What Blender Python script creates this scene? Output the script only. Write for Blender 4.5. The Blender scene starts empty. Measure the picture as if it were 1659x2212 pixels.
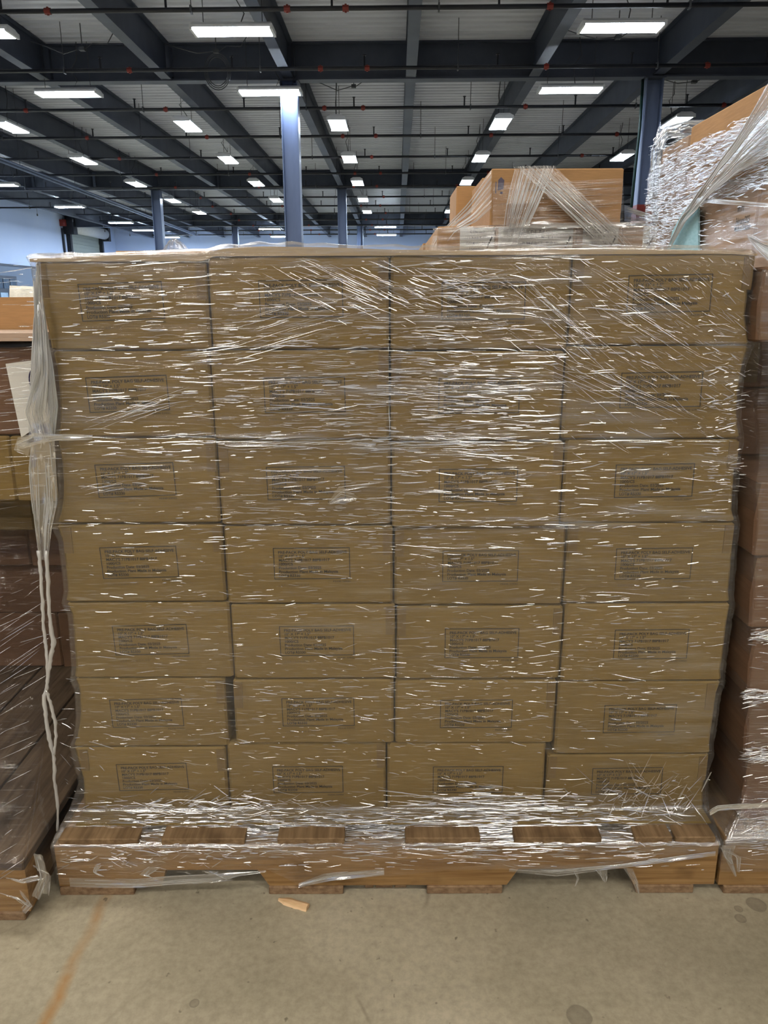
import bpy, bmesh, math, random
import numpy as np
from mathutils import Vector, Matrix

# ------------------------------------------------------------------ camera, light, exposure
SC = bpy.context.scene
COL = SC.collection
FPX, W, H = 1650.0, 1659.0, 2212.0
PITCH, ROLL, CAMH = math.radians(15.4), math.radians(-0.2), 1.063
BR = math.radians(-1.0)                       # the building stands turned by one degree to the stacks
cam_data = bpy.data.cameras.new('camera')
cam_data.sensor_fit = 'VERTICAL'; cam_data.sensor_height = 24.0
cam_data.lens = 24.0 * FPX / H
cam_data.clip_start = 0.02; cam_data.clip_end = 300
cam = bpy.data.objects.new('camera', cam_data); COL.objects.link(cam)
fw = Vector((0, math.cos(PITCH), -math.sin(PITCH)))
rt0 = Vector((1, 0, 0)); up0 = rt0.cross(fw)
rt = rt0 * math.cos(ROLL) + up0 * math.sin(ROLL); up = rt.cross(fw)
cam.matrix_world = Matrix(((rt.x, up.x, -fw.x, 0), (rt.y, up.y, -fw.y, 0), (rt.z, up.z, -fw.z, CAMH), (0, 0, 0, 1)))
SC.camera = cam
world = bpy.data.worlds.new('world'); SC.world = world; world.use_nodes = True
world.node_tree.nodes['Background'].inputs[0].default_value = (0.5, 0.6, 0.8, 1)
world.node_tree.nodes['Background'].inputs[1].default_value = 0.02
SC.view_settings.view_transform = 'Standard'; SC.view_settings.look = 'None'
SC.view_settings.gamma = 1.0; SC.view_settings.use_curve_mapping = False
SC.view_settings.exposure = 0.0
LAMP = 62.0                                   # radiance of the lamp diffusers
SC.cycles.max_bounces = 5; SC.cycles.diffuse_bounces = 2; SC.cycles.glossy_bounces = 2
SC.cycles.transparent_max_bounces = 14; SC.cycles.transmission_bounces = 4
SC.cycles.sample_clamp_indirect = 4.0
SC.cycles.use_denoising = True
SC.cycles.use_adaptive_sampling = True; SC.cycles.adaptive_threshold = 0.08; SC.cycles.adaptive_min_samples = 20
SC.cycles.caustics_reflective = False; SC.cycles.caustics_refractive = False

CAMP = Vector((0, 0, CAMH))
def ray(px, py):
    return rt * ((px - W/2)/FPX) - up * ((py - H/2)/FPX) + fw
def onY(px, py, y):
    d = ray(px, py); return CAMP + d * (y/d.y)
def onZ(px, py, z=0.0):
    d = ray(px, py); return CAMP + d * ((z-CAMH)/d.z)
def onX(px, py, x):
    d = ray(px, py); return CAMP + d * (x/d.x)

# ------------------------------------------------------------------ numpy noise
_tab = np.random.RandomState(7).rand(256, 256)
def vnoise(x, y, s=0):
    x = np.asarray(x, float) + s*17.31; y = np.asarray(y, float) + s*9.77
    xi = np.floor(x).astype(int); yi = np.floor(y).astype(int)
    fx = x-xi; fy = y-yi
    fx = fx*fx*(3-2*fx); fy = fy*fy*(3-2*fy)
    a = _tab[xi % 256, yi % 256]; b = _tab[(xi+1) % 256, yi % 256]
    c = _tab[xi % 256, (yi+1) % 256]; d = _tab[(xi+1) % 256, (yi+1) % 256]
    return (a*(1-fx)+b*fx)*(1-fy) + (c*(1-fx)+d*fx)*fy - 0.5

# ------------------------------------------------------------------ materials
def nm(name):
    m = bpy.data.materials.new(name); m.use_nodes = True
    nt = m.node_tree
    for n in list(nt.nodes): nt.nodes.remove(n)
    out = nt.nodes.new('ShaderNodeOutputMaterial')
    return m, nt, out
def N(nt, t, **kw):
    n = nt.nodes.new('ShaderNode'+t)
    for k, v in kw.items():
        if k == 'ins':
            for i, val in v.items(): n.inputs[i].default_value = val
        else: setattr(n, k, v)
    return n
def noise_chain(nt, coord, scale3, nscale=1.0, detail=3, rough=.55):
    tc = N(nt, 'TexCoord'); mp = N(nt, 'Mapping'); mp.inputs['Scale'].default_value = scale3
    nt.links.new(tc.outputs[coord], mp.inputs['Vector'])
    no = N(nt, 'TexNoise'); no.inputs['Scale'].default_value = nscale
    no.inputs['Detail'].default_value = detail; no.inputs['Roughness'].default_value = rough
    nt.links.new(mp.outputs[0], no.inputs['Vector'])
    return no.outputs['Fac']
def ramp(nt, src, stops):
    r = N(nt, 'ValToRGB')
    e = r.color_ramp.elements
    while len(e) < len(stops): e.new(0.5)
    for el, (p, c) in zip(e, stops):
        el.position = p; el.color = (c[0], c[1], c[2], 1) if isinstance(c, tuple) else (c, c, c, 1)
    nt.links.new(src, r.inputs[0]); return r.outputs[0]
def math_(nt, op, a, b=None, clamp=False):
    m = N(nt, 'Math', operation=op); m.use_clamp = clamp
    for i, v in enumerate((a, b)):
        if v is None: continue
        if isinstance(v, (int, float)): m.inputs[i].default_value = v
        else: nt.links.new(v, m.inputs[i])
    return m.outputs[0]
def bumped(nt, bsdf, h, dist, strength=1.0):
    b = N(nt, 'Bump'); b.inputs['Distance'].default_value = dist; b.inputs['Strength'].default_value = strength
    nt.links.new(h, b.inputs['Height']); nt.links.new(b.outputs[0], bsdf.inputs['Normal'])
def surf(name, c1, c2, rough=.6, scale=(6, 6, 6), coord='Object', bump=0.0, metal=0.0, detail=4, spec=.4, contrast=(.35, .65)):
    m, nt, out = nm(name)
    p = N(nt, 'BsdfPrincipled'); p.inputs['Roughness'].default_value = rough; p.inputs['Metallic'].default_value = metal
    p.inputs['Specular IOR Level'].default_value = spec
    f = noise_chain(nt, coord, scale, 1.0, detail)
    nt.links.new(ramp(nt, f, [(contrast[0], c1), (contrast[1], c2)]), p.inputs['Base Color'])
    if bump: bumped(nt, p, f, bump)
    nt.links.new(p.outputs[0], out.inputs[0]); return m

def kraft(name, c, dark=.82):
    m, nt, out = nm(name)
    p = N(nt, 'BsdfPrincipled'); p.inputs['Roughness'].default_value = .72; p.inputs['Specular IOR Level'].default_value = .25
    a = noise_chain(nt, 'Object', (5, 5, 7), 1.0, 4)
    b = noise_chain(nt, 'Object', (25, 25, 260), 1.0, 2)
    mx = math_(nt, 'ADD', math_(nt, 'MULTIPLY', a, .6), math_(nt, 'MULTIPLY', b, .4))
    oi = N(nt, 'ObjectInfo')
    mx = math_(nt, 'ADD', mx, math_(nt, 'MULTIPLY', math_(nt, 'SUBTRACT', oi.outputs['Random'], .5), .14))
    nt.links.new(ramp(nt, mx, [(.32, tuple(x*dark for x in c)), (.68, tuple(min(1, x*1.12) for x in c))]), p.inputs['Base Color'])
    bumped(nt, p, b, .0006, .5)
    nt.links.new(p.outputs[0], out.inputs[0]); return m

M = {}
M['kraft'] = kraft('kraft_board', (.212, .142, .047))
M['kraft_red'] = kraft('red_brown_board', (.165, .092, .054))
M['kraft_light'] = kraft('light_kraft_board', (.46, .26, .115))
M['kraft_pale'] = kraft('pale_pink_board', (.50, .36, .27))
M['ink'] = surf('printing_ink', (.018, .018, .016), (.03, .03, .026), rough=.7)
M['ink_faint'] = surf('faint_printing_ink', (.10, .075, .045), (.14, .10, .06), rough=.8, scale=(400, 400, 400))
M['ink_blue'] = surf('grey_blue_ink', (.10, .09, .13), (.14, .12, .16), rough=.8)
M['tape'] = surf('brown_packing_tape', (.15, .098, .036), (.17, .11, .042), rough=.3)
M['paper'] = surf('white_paper', (.70, .69, .66), (.78, .77, .74), rough=.7, scale=(3, 3, 3))
M['foam'] = surf('white_foam', (.70, .68, .60), (.80, .78, .70), rough=.9, scale=(90, 90, 90), bump=.002)
M['blue_foam'] = surf('light_blue_foam', (.32, .60, .70), (.42, .70, .80), rough=.6, scale=(60, 60, 200))
M['black'] = surf('black_metal', (.008, .009, .012), (.014, .015, .02), rough=.45)
M['pipe'] = surf('black_pipe', (.012, .013, .018), (.02, .021, .028), rough=.4)
M['red'] = surf('red_paint', (.17, .02, .014), (.21, .025, .018), rough=.45)
M['steel'] = surf('dark_blue_grey_steel', (.038, .047, .072), (.054, .064, .092), rough=.5, scale=(2, 2, 2))
M['column'] = surf('blue_grey_column_paint', (.115, .15, .25), (.145, .185, .30), rough=.4, scale=(4, 4, 1))
M['deck'] = surf('galvanised_roof_deck', (.52, .54, .61), (.62, .64, .71), rough=.45, scale=(.5, 3, 1), metal=.0)
M['wall'] = surf('pale_blue_white_wall_paint', (.54, .66, .95), (.60, .71, .97), rough=.7, scale=(.4, .4, .3))
M['wall_grey'] = surf('blue_grey_wall_paint', (.14, .18, .26), (.16, .20, .28), rough=.6, scale=(.5, .5, .5))
M['white_metal'] = surf('white_enamel', (.70, .71, .73), (.76, .77, .79), rough=.35)
M['door'] = surf('grey_green_door', (.28, .32, .30), (.33, .37, .35), rough=.5, scale=(.3, .3, 2))
M['glass_dark'] = surf('dark_window_glass', (.03, .05, .08), (.05, .08, .12), rough=.08)
M['glass_light'] = surf('pale_window_glass', (.30, .42, .55), (.40, .52, .66), rough=.1)
M['green'] = surf('green_hose', (.004, .022, .018), (.006, .03, .024), rough=.5)
M['wire'] = surf('grey_cable', (.05, .055, .065), (.07, .075, .085), rough=.6)
M['navy'] = surf('navy_marker', (.03, .02, .09), (.04, .03, .12), rough=.5)

def wood(name, c1, c2, along='X', dirt=True):
    m, nt, out = nm(name)
    p = N(nt, 'BsdfPrincipled'); p.inputs['Roughness'].default_value = .75; p.inputs['Specular IOR Level'].default_value = .2
    sc = {'X': (4, 70, 110), 'Y': (70, 4, 110)}[along]
    a = noise_chain(nt, 'Object', sc, 1.0, 4, .6)
    b = noise_chain(nt, 'Object', (7, 7, 12), 1.0, 3, .6)
    col = N(nt, 'MixRGB', blend_type='MULTIPLY'); col.inputs[0].default_value = 1
    nt.links.new(ramp(nt, a, [(.32, c1), (.68, c2)]), col.inputs[1])
    nt.links.new(ramp(nt, b, [(.28, (.42, .40, .38)), (.46, (1, 1, 1))]), col.inputs[2])
    nt.links.new(col.outputs[0], p.inputs['Base Color'])
    bumped(nt, p, a, .002, .6)
    nt.links.new(p.outputs[0], out.inputs[0]); return m
M['wood'] = wood('pine_wood', (.20, .105, .035), (.37, .22, .09))
M['wood_y'] = wood('pine_wood_lengthwise', (.15, .092, .045), (.28, .18, .095), 'Y')
M['wood_dark'] = wood('weathered_wood', (.17, .10, .055), (.32, .21, .12), 'Y')
M['wood_black'] = wood('shade_darkened_wood', (.06, .042, .03), (.15, .105, .07), 'Y')  # deck boards darkened to paint in the shaded hollow under the film
M['board_tan'] = kraft('bleached_board', (.44, .33, .20))
M['wood_pale'] = wood('fresh_split_wood', (.62, .38, .19), (.85, .60, .36))

def film(name, sx, sy, amp=.0014, base=.045, streak=.34, rough=.2, tint=(1, .985, .96), milkc=(.92, .91, .90), facing=.22):
    """clear stretch film: sees through, shines where it is creased, whitens where it is folded (vertex attribute milk)"""
    m, nt, out = nm(name)
    fine = noise_chain(nt, 'UV', (sx*1.0, sy*1.0, 1), 1.0, 2, .6)
    mid = noise_chain(nt, 'UV', (sx*.45, sy*.22, 1), 1.0, 1, .6)
    mask = noise_chain(nt, 'UV', (3.2, 7.0, 1), 1.0, 1, .6)
    at = N(nt, 'Attribute'); at.attribute_name = 'milk'
    milk = at.outputs['Fac']
    hgt = math_(nt, 'ADD', math_(nt, 'MULTIPLY', fine, .55), math_(nt, 'MULTIPLY', mid, 1.3))
    mk = ramp(nt, mask, [(.36, .25), (.62, 1.0)])
    st = math_(nt, 'MULTIPLY', ramp(nt, fine, [(.56, 0.0), (.72, 1.0)]), mk)
    lw = N(nt, 'LayerWeight'); lw.inputs[0].default_value = .22
    cover = math_(nt, 'ADD', math_(nt, 'MULTIPLY', st, streak), base)
    cover = math_(nt, 'ADD', cover, math_(nt, 'MULTIPLY', milk, .55))
    cover = math_(nt, 'ADD', cover, math_(nt, 'MULTIPLY', lw.outputs['Facing'], facing), True)
    gl = N(nt, 'BsdfGlossy'); gl.inputs['Roughness'].default_value = rough; gl.inputs['Color'].default_value = (1, 1, 1, 1)
    df = N(nt, 'BsdfDiffuse'); df.inputs['Color'].default_value = (*milkc, 1)
    tl = N(nt, 'BsdfTranslucent'); tl.inputs['Color'].default_value = (*milkc, 1)
    bp = N(nt, 'Bump'); bp.inputs['Distance'].default_value = amp
    nt.links.new(hgt, bp.inputs['Height'])
    for s in (gl, df, tl): nt.links.new(bp.outputs[0], s.inputs['Normal'])
    m1 = N(nt, 'MixShader'); m1.inputs[0].default_value = .5
    nt.links.new(df.outputs[0], m1.inputs[1]); nt.links.new(tl.outputs[0], m1.inputs[2])
    m2 = N(nt, 'MixShader'); m2.inputs[0].default_value = .72
    nt.links.new(m1.outputs[0], m2.inputs[1]); nt.links.new(gl.outputs[0], m2.inputs[2])
    tr = N(nt, 'BsdfTransparent'); tr.inputs[0].default_value = (*tint, 1)
    m3 = N(nt, 'MixShader')
    nt.links.new(cover, m3.inputs[0]); nt.links.new(tr.outputs[0], m3.inputs[1]); nt.links.new(m2.outputs[0], m3.inputs[2])
    nt.links.new(m3.outputs[0], out.inputs[0]); return m
M['film'] = film('stretch_film', 18, 330)
M['film_thin'] = film('thin_stretch_film', 14, 260, amp=.0008, base=.018, streak=.14, rough=.12, facing=.08)
M['film_v'] = film('gathered_stretch_film', 45, 160, base=.16, streak=.7)
M['film_band'] = film('stretched_film_band', 5, 420, base=.07, streak=.6)
M['film_blue'] = film('loose_bluish_film', 30, 30, amp=.006, base=.20, streak=.8, tint=(.86, .92, 1.0), milkc=(.72, .82, 1.0))
def strandmat():
    m, nt, out = nm('film_crease')
    gl = N(nt, 'BsdfGlossy'); gl.inputs['Roughness'].default_value = .23
    df = N(nt, 'BsdfDiffuse'); df.inputs['Color'].default_value = (.75, .73, .70, 1)
    tr = N(nt, 'BsdfTransparent')
    a = N(nt, 'MixShader'); a.inputs[0].default_value = .82
    nt.links.new(df.outputs[0], a.inputs[1]); nt.links.new(gl.outputs[0], a.inputs[2])
    b = N(nt, 'MixShader'); b.inputs[0].default_value = .72
    nt.links.new(tr.outputs[0], b.inputs[1]); nt.links.new(a.outputs[0], b.inputs[2])
    nt.links.new(b.outputs[0], out.inputs[0]); return m
M['strand'] = strandmat()
def strandwhite():
    m, nt, out = nm('bunched_film')
    gl = N(nt, 'BsdfGlossy'); gl.inputs['Roughness'].default_value = .3
    df = N(nt, 'BsdfDiffuse'); df.inputs['Color'].default_value = (.93, .91, .88, 1)
    tl = N(nt, 'BsdfTranslucent'); tl.inputs['Color'].default_value = (.93, .91, .88, 1)
    tr = N(nt, 'BsdfTransparent')
    c = N(nt, 'MixShader'); c.inputs[0].default_value = .35
    nt.links.new(df.outputs[0], c.inputs[1]); nt.links.new(tl.outputs[0], c.inputs[2])
    a = N(nt, 'MixShader'); a.inputs[0].default_value = .35
    nt.links.new(c.outputs[0], a.inputs[1]); nt.links.new(gl.outputs[0], a.inputs[2])
    b = N(nt, 'MixShader'); b.inputs[0].default_value = .75
    nt.links.new(tr.outputs[0], b.inputs[1]); nt.links.new(a.outputs[0], b.inputs[2])
    nt.links.new(b.outputs[0], out.inputs[0]); return m
M['strand_white'] = strandwhite()

def emit(name, c, s):
    m, nt, out = nm(name)
    e = N(nt, 'Emission'); e.inputs[0].default_value = (*c, 1); e.inputs[1].default_value = s
    nt.links.new(e.outputs[0], out.inputs[0]); return m
M['lamp'] = emit('lamp_diffuser', (.76, .87, 1.0), LAMP)
M['lamp_warm'] = emit('warm_lamp_diffuser', (1.0, .95, .86), LAMP*1.05)
M['lamp_cool'] = emit('cool_lamp_diffuser', (.70, .85, 1.0), LAMP*5)

def floor_material():
    m, nt, out = nm('concrete_floor')
    p = N(nt, 'BsdfPrincipled'); p.inputs['Specular IOR Level'].default_value = .35
    a = noise_chain(nt, 'Object', (1.6, 1.6, 1), 1.0, 6, .62)
    b = noise_chain(nt, 'Object', (70, 70, 1), 1.0, 4, .7)
    base = ramp(nt, a, [(.3, (.29, .25, .175)), (.5, (.395, .345, .25)), (.72, (.53, .47, .355))])
    mul = N(nt, 'MixRGB', blend_type='MULTIPLY'); mul.inputs[0].default_value = 1
    nt.links.new(base, mul.inputs[1]); nt.links.new(ramp(nt, b, [(.3, .80), (.62, 1.05)]), mul.inputs[2])
    col = mul.outputs[0]
    tc = N(nt, 'TexCoord'); wob = N(nt, 'TexNoise'); wob.inputs['Scale'].default_value = 14; wob.inputs['Detail'].default_value = 4
    nt.links.new(tc.outputs['Object'], wob.inputs['Vector'])
    sep = N(nt, 'SeparateXYZ'); nt.links.new(tc.outputs['Object'], sep.inputs[0])
    # a rusty streak in the concrete
    A = onZ(228, 1940); Bp = onZ(95, 2212); d = (Bp-A).normalized(); n = Vector((-d.y, d.x, 0)); c = n.dot(A)
    dist = math_(nt, 'ADD', math_(nt, 'MULTIPLY', sep.outputs[0], n.x), math_(nt, 'MULTIPLY', sep.outputs[1], n.y))
    dist = math_(nt, 'SUBTRACT', dist, c)
    dist = math_(nt, 'ABSOLUTE', math_(nt, 'ADD', dist, math_(nt, 'MULTIPLY', math_(nt, 'SUBTRACT', wob.outputs['Fac'], .5), .022)))
    st = ramp(nt, math_(nt, 'MULTIPLY', dist, 40), [(.0, 1.0), (.2, .75), (.6, 0.0)])
    st = math_(nt, 'MULTIPLY', st, ramp(nt, noise_chain(nt, 'Object', (9, 9, 1), 1, 3), [(.38, .35), (.58, 1.0)]))
    mix = N(nt, 'MixRGB'); nt.links.new(st, mix.inputs[0]); nt.links.new(col, mix.inputs[1]); mix.inputs[2].default_value = (.33, .15, .022, 1)
    col = mix.outputs[0]
    # hairline scratches
    cr = noise_chain(nt, 'Object', (1.3, .9, 1), 1.0, 2, .4)
    cl = math_(nt, 'ABSOLUTE', math_(nt, 'SUBTRACT', cr, .5))
    cm = math_(nt, 'MULTIPLY', ramp(nt, math_(nt, 'MULTIPLY', cl, 220), [(.0, .5), (.6, 0.0)]), ramp(nt, noise_chain(nt, 'Object', (5, 5, 1), 1, 2), [(.5, 0.0), (.6, 1.0)]))
    sp = math_(nt, 'MULTIPLY', ramp(nt, noise_chain(nt, 'Object', (55, 45, 1), 1, 2), [(.70, 0.0), (.76, .7)]), 1.0)
    cm = math_(nt, 'ADD', cm, sp, True)
    mc = N(nt, 'MixRGB'); nt.links.new(cm, mc.inputs[0]); nt.links.new(col, mc.inputs[1]); mc.inputs[2].default_value = (.085, .072, .052, 1)
    col = mc.outputs[0]
    # dried drips beside the next pallet
    for (x, y, r) in ((1632, 1953, .019), (1596, 1963, .008), (1600, 1984, .010), (420, 2167, .008), (1250, 2195, .02)):
        q = onZ(x, y)
        vd = N(nt, 'VectorMath', operation='DISTANCE'); nt.links.new(tc.outputs['Object'], vd.inputs[0]); vd.inputs[1].default_value = (q.x, q.y, 0)
        dd = math_(nt, 'ADD', vd.outputs['Value'], math_(nt, 'MULTIPLY', math_(nt, 'SUBTRACT', wob.outputs['Fac'], .5), r*.9))
        s = ramp(nt, math_(nt, 'DIVIDE', dd, r), [(.55, .35), (.9, .5), (1.0, 0.0)])
        mx = N(nt, 'MixRGB'); nt.links.new(s, mx.inputs[0]); nt.links.new(col, mx.inputs[1]); mx.inputs[2].default_value = (.10, .085, .065, 1)
        col = mx.outputs[0]
    nt.links.new(col, p.inputs['Base Color'])
    nt.links.new(ramp(nt, a, [(.3, .42), (.7, .6)]), p.inputs['Roughness'])
    bumped(nt, p, b, .0012, .35)
    nt.links.new(p.outputs[0], out.inputs[0]); return m
M['floor'] = floor_material()

# ------------------------------------------------------------------ mesh helpers
def link(name, me, parent=None, loc=(0, 0, 0), rz=0.0):
    o = bpy.data.objects.new(name, me); COL.objects.link(o)
    o.location = loc; o.rotation_euler = (0, 0, rz)
    if parent is not None: o.parent = parent
    return o
def tag(o, label=None, cat=None, group=None, kind=None):
    if label: o['label'] = label
    if cat: o['category'] = cat
    if group: o['group'] = group
    if kind: o['kind'] = kind
    return o
def thing(name, label, cat, loc=(0, 0, 0), rz=0.0, group=None):
    return tag(link(name, None, None, loc, rz), label, cat, group)
class MB:
    def __init__(s): s.v = []; s.f = []
    def add(s, verts, faces):
        b = len(s.v); s.v += [tuple(p) for p in verts]; s.f += [tuple(i+b for i in q) for q in faces]; return s
    def box(s, x0, x1, y0, y1, z0, z1, c=0.0):
        if c <= 0:
            return s.add([(x0, y0, z0), (x1, y0, z0), (x1, y1, z0), (x0, y1, z0), (x0, y0, z1), (x1, y0, z1), (x1, y1, z1), (x0, y1, z1)],
                  [(0, 3, 2, 1), (4, 5, 6, 7), (0, 1, 5, 4), (1, 2, 6, 5), (2, 3, 7, 6), (3, 0, 4, 7)])
        L = [(z0, c), (z0+c, 0), (z1-c, 0), (z1, c)]
        return s.loft([[(x0+i+c, y0+i), (x1-i-c, y0+i), (x1-i, y0+i+c), (x1-i, y1-i-c), (x1-i-c, y1-i), (x0+i+c, y1-i), (x0+i, y1-i-c), (x0+i, y0+i+c)] for z, i in L], [z for z, i in L])
    def loft(s, rings, zs):
        n = len(rings[0]); vs = []; fs = []
        for r, z in zip(rings, zs): vs += [(x, y, z) for x, y in r]
        for k in range(len(rings)-1):
            for i in range(n):
                j = (i+1) % n; fs.append((k*n+i, k*n+j, (k+1)*n+j, (k+1)*n+i))
        fs.append(tuple(range(n-1, -1, -1))); fs.append(tuple(range((len(rings)-1)*n, len(rings)*n)))
        return s.add(vs, fs)
    def tube(s, pts, r, n=6, caps=True):
        pts = [Vector(p) for p in pts]; m = len(pts)
        rs = r if isinstance(r, (list, tuple)) else [r]*m
        vs = []; fs = []
        for i, p in enumerate(pts):
            t = (pts[min(i+1, m-1)]-pts[max(i-1, 0)]).normalized()
            a = Vector((0, 0, 1)) if abs(t.z) < .9 else Vector((1, 0, 0))
            u = t.cross(a).normalized(); w = u.cross(t)
            for k in range(n):
                an = 2*math.pi*k/n; vs.append(p + (u*math.cos(an)+w*math.sin(an))*rs[i])
        for i in range(m-1):
            for k in range(n):
                j = (k+1) % n; fs.append((i*n+k, (i+1)*n+k, (i+1)*n+j, i*n+j))
        if caps: fs.append(tuple(range(n))); fs.append(tuple(range((m-1)*n+n-1, (m-1)*n-1, -1)))
        return s.add(vs, fs)
    def prism(s, poly, axis, a, b):
        """poly in the two other axes, extruded along axis from a to b"""
        n = len(poly)
        def P(q, t):
            return {'X': (t, q[0], q[1]), 'Y': (q[0], t, q[1]), 'Z': (q[0], q[1], t)}[axis]
        return s.add([P(q, a) for q in poly]+[P(q, b) for q in poly],
              [tuple(range(n)), tuple(range(2*n-1, n-1, -1))]+[(i, i+n, (i+1) % n+n, (i+1) % n) for i in range(n)])
    def mesh(s, name, mat, smooth=False):
        me = bpy.data.meshes.new(name); me.from_pydata(s.v, [], s.f)
        bm = bmesh.new(); bm.from_mesh(me); bmesh.ops.recalc_face_normals(bm, faces=bm.faces); bm.to_mesh(me); bm.free()
        me.materials.append(mat)
        if smooth:
            for p in me.polygons: p.use_smooth = True
        return me
    def build(s, name, mat, parent=None, smooth=False, loc=(0, 0, 0), rz=0.0):
        return link(name, s.mesh(name, mat, smooth), parent, loc, rz)

def grid_mesh(name, P, UV, milk, mat, wrap=False):
    """P (nv,nu,3) array; one smooth sheet with uv in metres and the attribute milk"""
    nv, nu = P.shape[:2]
    idx = np.arange(nv*nu).reshape(nv, nu)
    a = idx[:-1, :-1].ravel(); b = idx[:-1, 1:].ravel(); c = idx[1:, 1:].ravel(); d = idx[1:, :-1].ravel()
    quads = np.stack([a, b, c, d], 1)
    if wrap:
        quads = np.concatenate([quads, np.stack([idx[:-1, -1], idx[:-1, 0], idx[1:, 0], idx[1:, -1]], 1)])
    me = bpy.data.meshes.new(name)
    me.vertices.add(nv*nu); me.vertices.foreach_set('co', P.astype(np.float32).ravel())
    nq = len(quads)
    me.loops.add(nq*4); me.loops.foreach_set('vertex_index', quads.astype(np.int32).ravel())
    me.polygons.add(nq); me.polygons.foreach_set('loop_start', (np.arange(nq)*4).astype(np.int32))
    me.polygons.foreach_set('loop_total', np.full(nq, 4, np.int32))
    me.update(calc_edges=True)
    me.polygons.foreach_set('use_smooth', np.ones(nq, bool))
    uvl = me.uv_layers.new(name='UVMap'); uvl.data.foreach_set('uv', UV.reshape(-1, 2)[quads.ravel()].astype(np.float32).ravel())
    at = me.attributes.new('milk', 'FLOAT', 'POINT'); at.data.foreach_set('value', np.asarray(milk, np.float32).ravel())
    me.materials.append(mat); me.validate(); return me

def strands_mesh(name, segs, mat):
    """many thin creases; segs: list of (points, radius)"""
    V = []; F = []
    for pts, r in segs:
        m = len(pts); pts = np.asarray(pts, float)
        t = np.gradient(pts, axis=0); t /= np.linalg.norm(t, axis=1)[:, None]+1e-9
        a = np.array([0, 0, 1.]) if abs(t[0][2]) < .85 else np.array([1., 0, 0])
        u = np.cross(t, a); u /= np.linalg.norm(u, axis=1)[:, None]+1e-9; w = np.cross(u, t)
        b = len(V)
        for i in range(m):
            rr = r*(.25+.75*math.sin(math.pi*(i+.3)/(m-.4)))
            for k in range(4):
                an = math.pi/2*k + .78
                V.append(pts[i]+(u[i]*math.cos(an)+w[i]*math.sin(an))*rr)
        for i in range(m-1):
            for k in range(4):
                j = (k+1) % 4; F.append((b+i*4+k, b+(i+1)*4+k, b+(i+1)*4+j, b+i*4+j))
    me = bpy.data.meshes.new(name); me.from_pydata([tuple(x) for x in V], [], F)
    me.polygons.foreach_set('use_smooth', np.ones(len(F), bool)); me.materials.append(mat); return me

def ribbons_mesh(name, segs, mat):
    """creases of film as narrow arched facets: (points, half width, outward normal, upward tilt)"""
    V = []; F = []
    for pts, hw, nrm, tilt in segs:
        m = len(pts); pts = np.asarray(pts, float); n = np.asarray(nrm, float)
        t = np.gradient(pts, axis=0); t /= np.linalg.norm(t, axis=1)[:, None]+1e-9
        b = len(V)
        for i in range(m):
            upv = np.cross(t[i], n); upv /= np.linalg.norm(upv)+1e-9
            if upv[2] < 0: upv = -upv
            wv = upv*math.cos(tilt)-n*math.sin(tilt); nv = n*math.cos(tilt)+upv*math.sin(tilt)
            h = hw*(.2+.8*math.sin(math.pi*(i+.25)/(m-.5)))
            V += [pts[i]-wv*h, pts[i]+nv*h*.14, pts[i]+wv*h]
        for i in range(m-1):
            for k in range(2): F.append((b+i*3+k, b+(i+1)*3+k, b+(i+1)*3+k+1, b+i*3+k+1))
    me = bpy.data.meshes.new(name); me.from_pydata([tuple(x) for x in V], [], F)
    me.polygons.foreach_set('use_smooth', np.ones(len(F), bool)); me.materials.append(mat); return me

def sheet(name, A, B, mat, parent, nu=40, nv=12, milk=.1, wr=.003, nstr=0, rs=.0006, seed=1, ends=False):
    """film stretched between the two polylines A and B (lists of points), wrinkled, with creases along it"""
    def samp(P, n):
        P = np.asarray([tuple(p) for p in P], float); d = np.r_[0, np.cumsum(np.linalg.norm(np.diff(P, axis=0), axis=1))]
        t = np.linspace(0, d[-1], n); return np.stack([np.interp(t, d, P[:, k]) for k in range(3)], 1), t
    a, ta = samp(A, nu); b, tb = samp(B, nu)
    v = np.linspace(0, 1, nv)[:, None, None]
    P = a[None]*(1-v)+b[None]*v
    wd = np.linalg.norm(b-a, axis=1).mean()
    U = np.repeat((ta[None]+tb[None])*.5, nv, 0); V = np.repeat(v[:, :, 0]*wd, nu, 1)
    nrm = np.cross(np.gradient(P, axis=1), np.gradient(P, axis=0)); nrm /= np.linalg.norm(nrm, axis=2)[..., None]+1e-9
    disp = vnoise(U*9, V*90, seed)*wr + vnoise(U*30, V*160, seed+3)*wr*.5
    P = P+nrm*disp[..., None]
    mk = np.clip(milk*(.6+.9*(vnoise(U*6, V*70, seed+5)+.5)), 0, 1)
    o = link(name, grid_mesh(name, P, np.stack([U+seed*1.7, V+seed*.6], 2), mk, mat), parent)
    if nstr:
        rnd = random.Random(seed); segs = []
        for k in range(nstr):
            vv = rnd.random(); dv = rnd.uniform(-.08, .08)
            i0 = 0 if ends else rnd.randint(0, int(nu*.6)); i1 = nu-1 if ends else min(nu-1, i0+rnd.randint(int(nu*.2), int(nu*.7)))
            pts = []
            for i in range(i0, i1+1, 2):
                q = min(1, max(0, vv+dv*(i-i0)/max(1, i1-i0)))
                j = q*(nv-1); j0 = int(min(nv-2, j)); f = j-j0
                pts.append(P[j0, i]*(1-f)+P[j0+1, i]*f+nrm[j0, i]*.0006)
            if len(pts) > 2: segs.append((pts, rs*rnd.uniform(.5, 1.3)))
        tag(link('crease', strands_mesh('crease', segs, M['strand_white'] if mat in (M['film_band'], M['film_v'], M['film_blue']) else M['strand']), o if parent is None or parent.parent is None else parent), kind='stuff')
    return o

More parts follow.
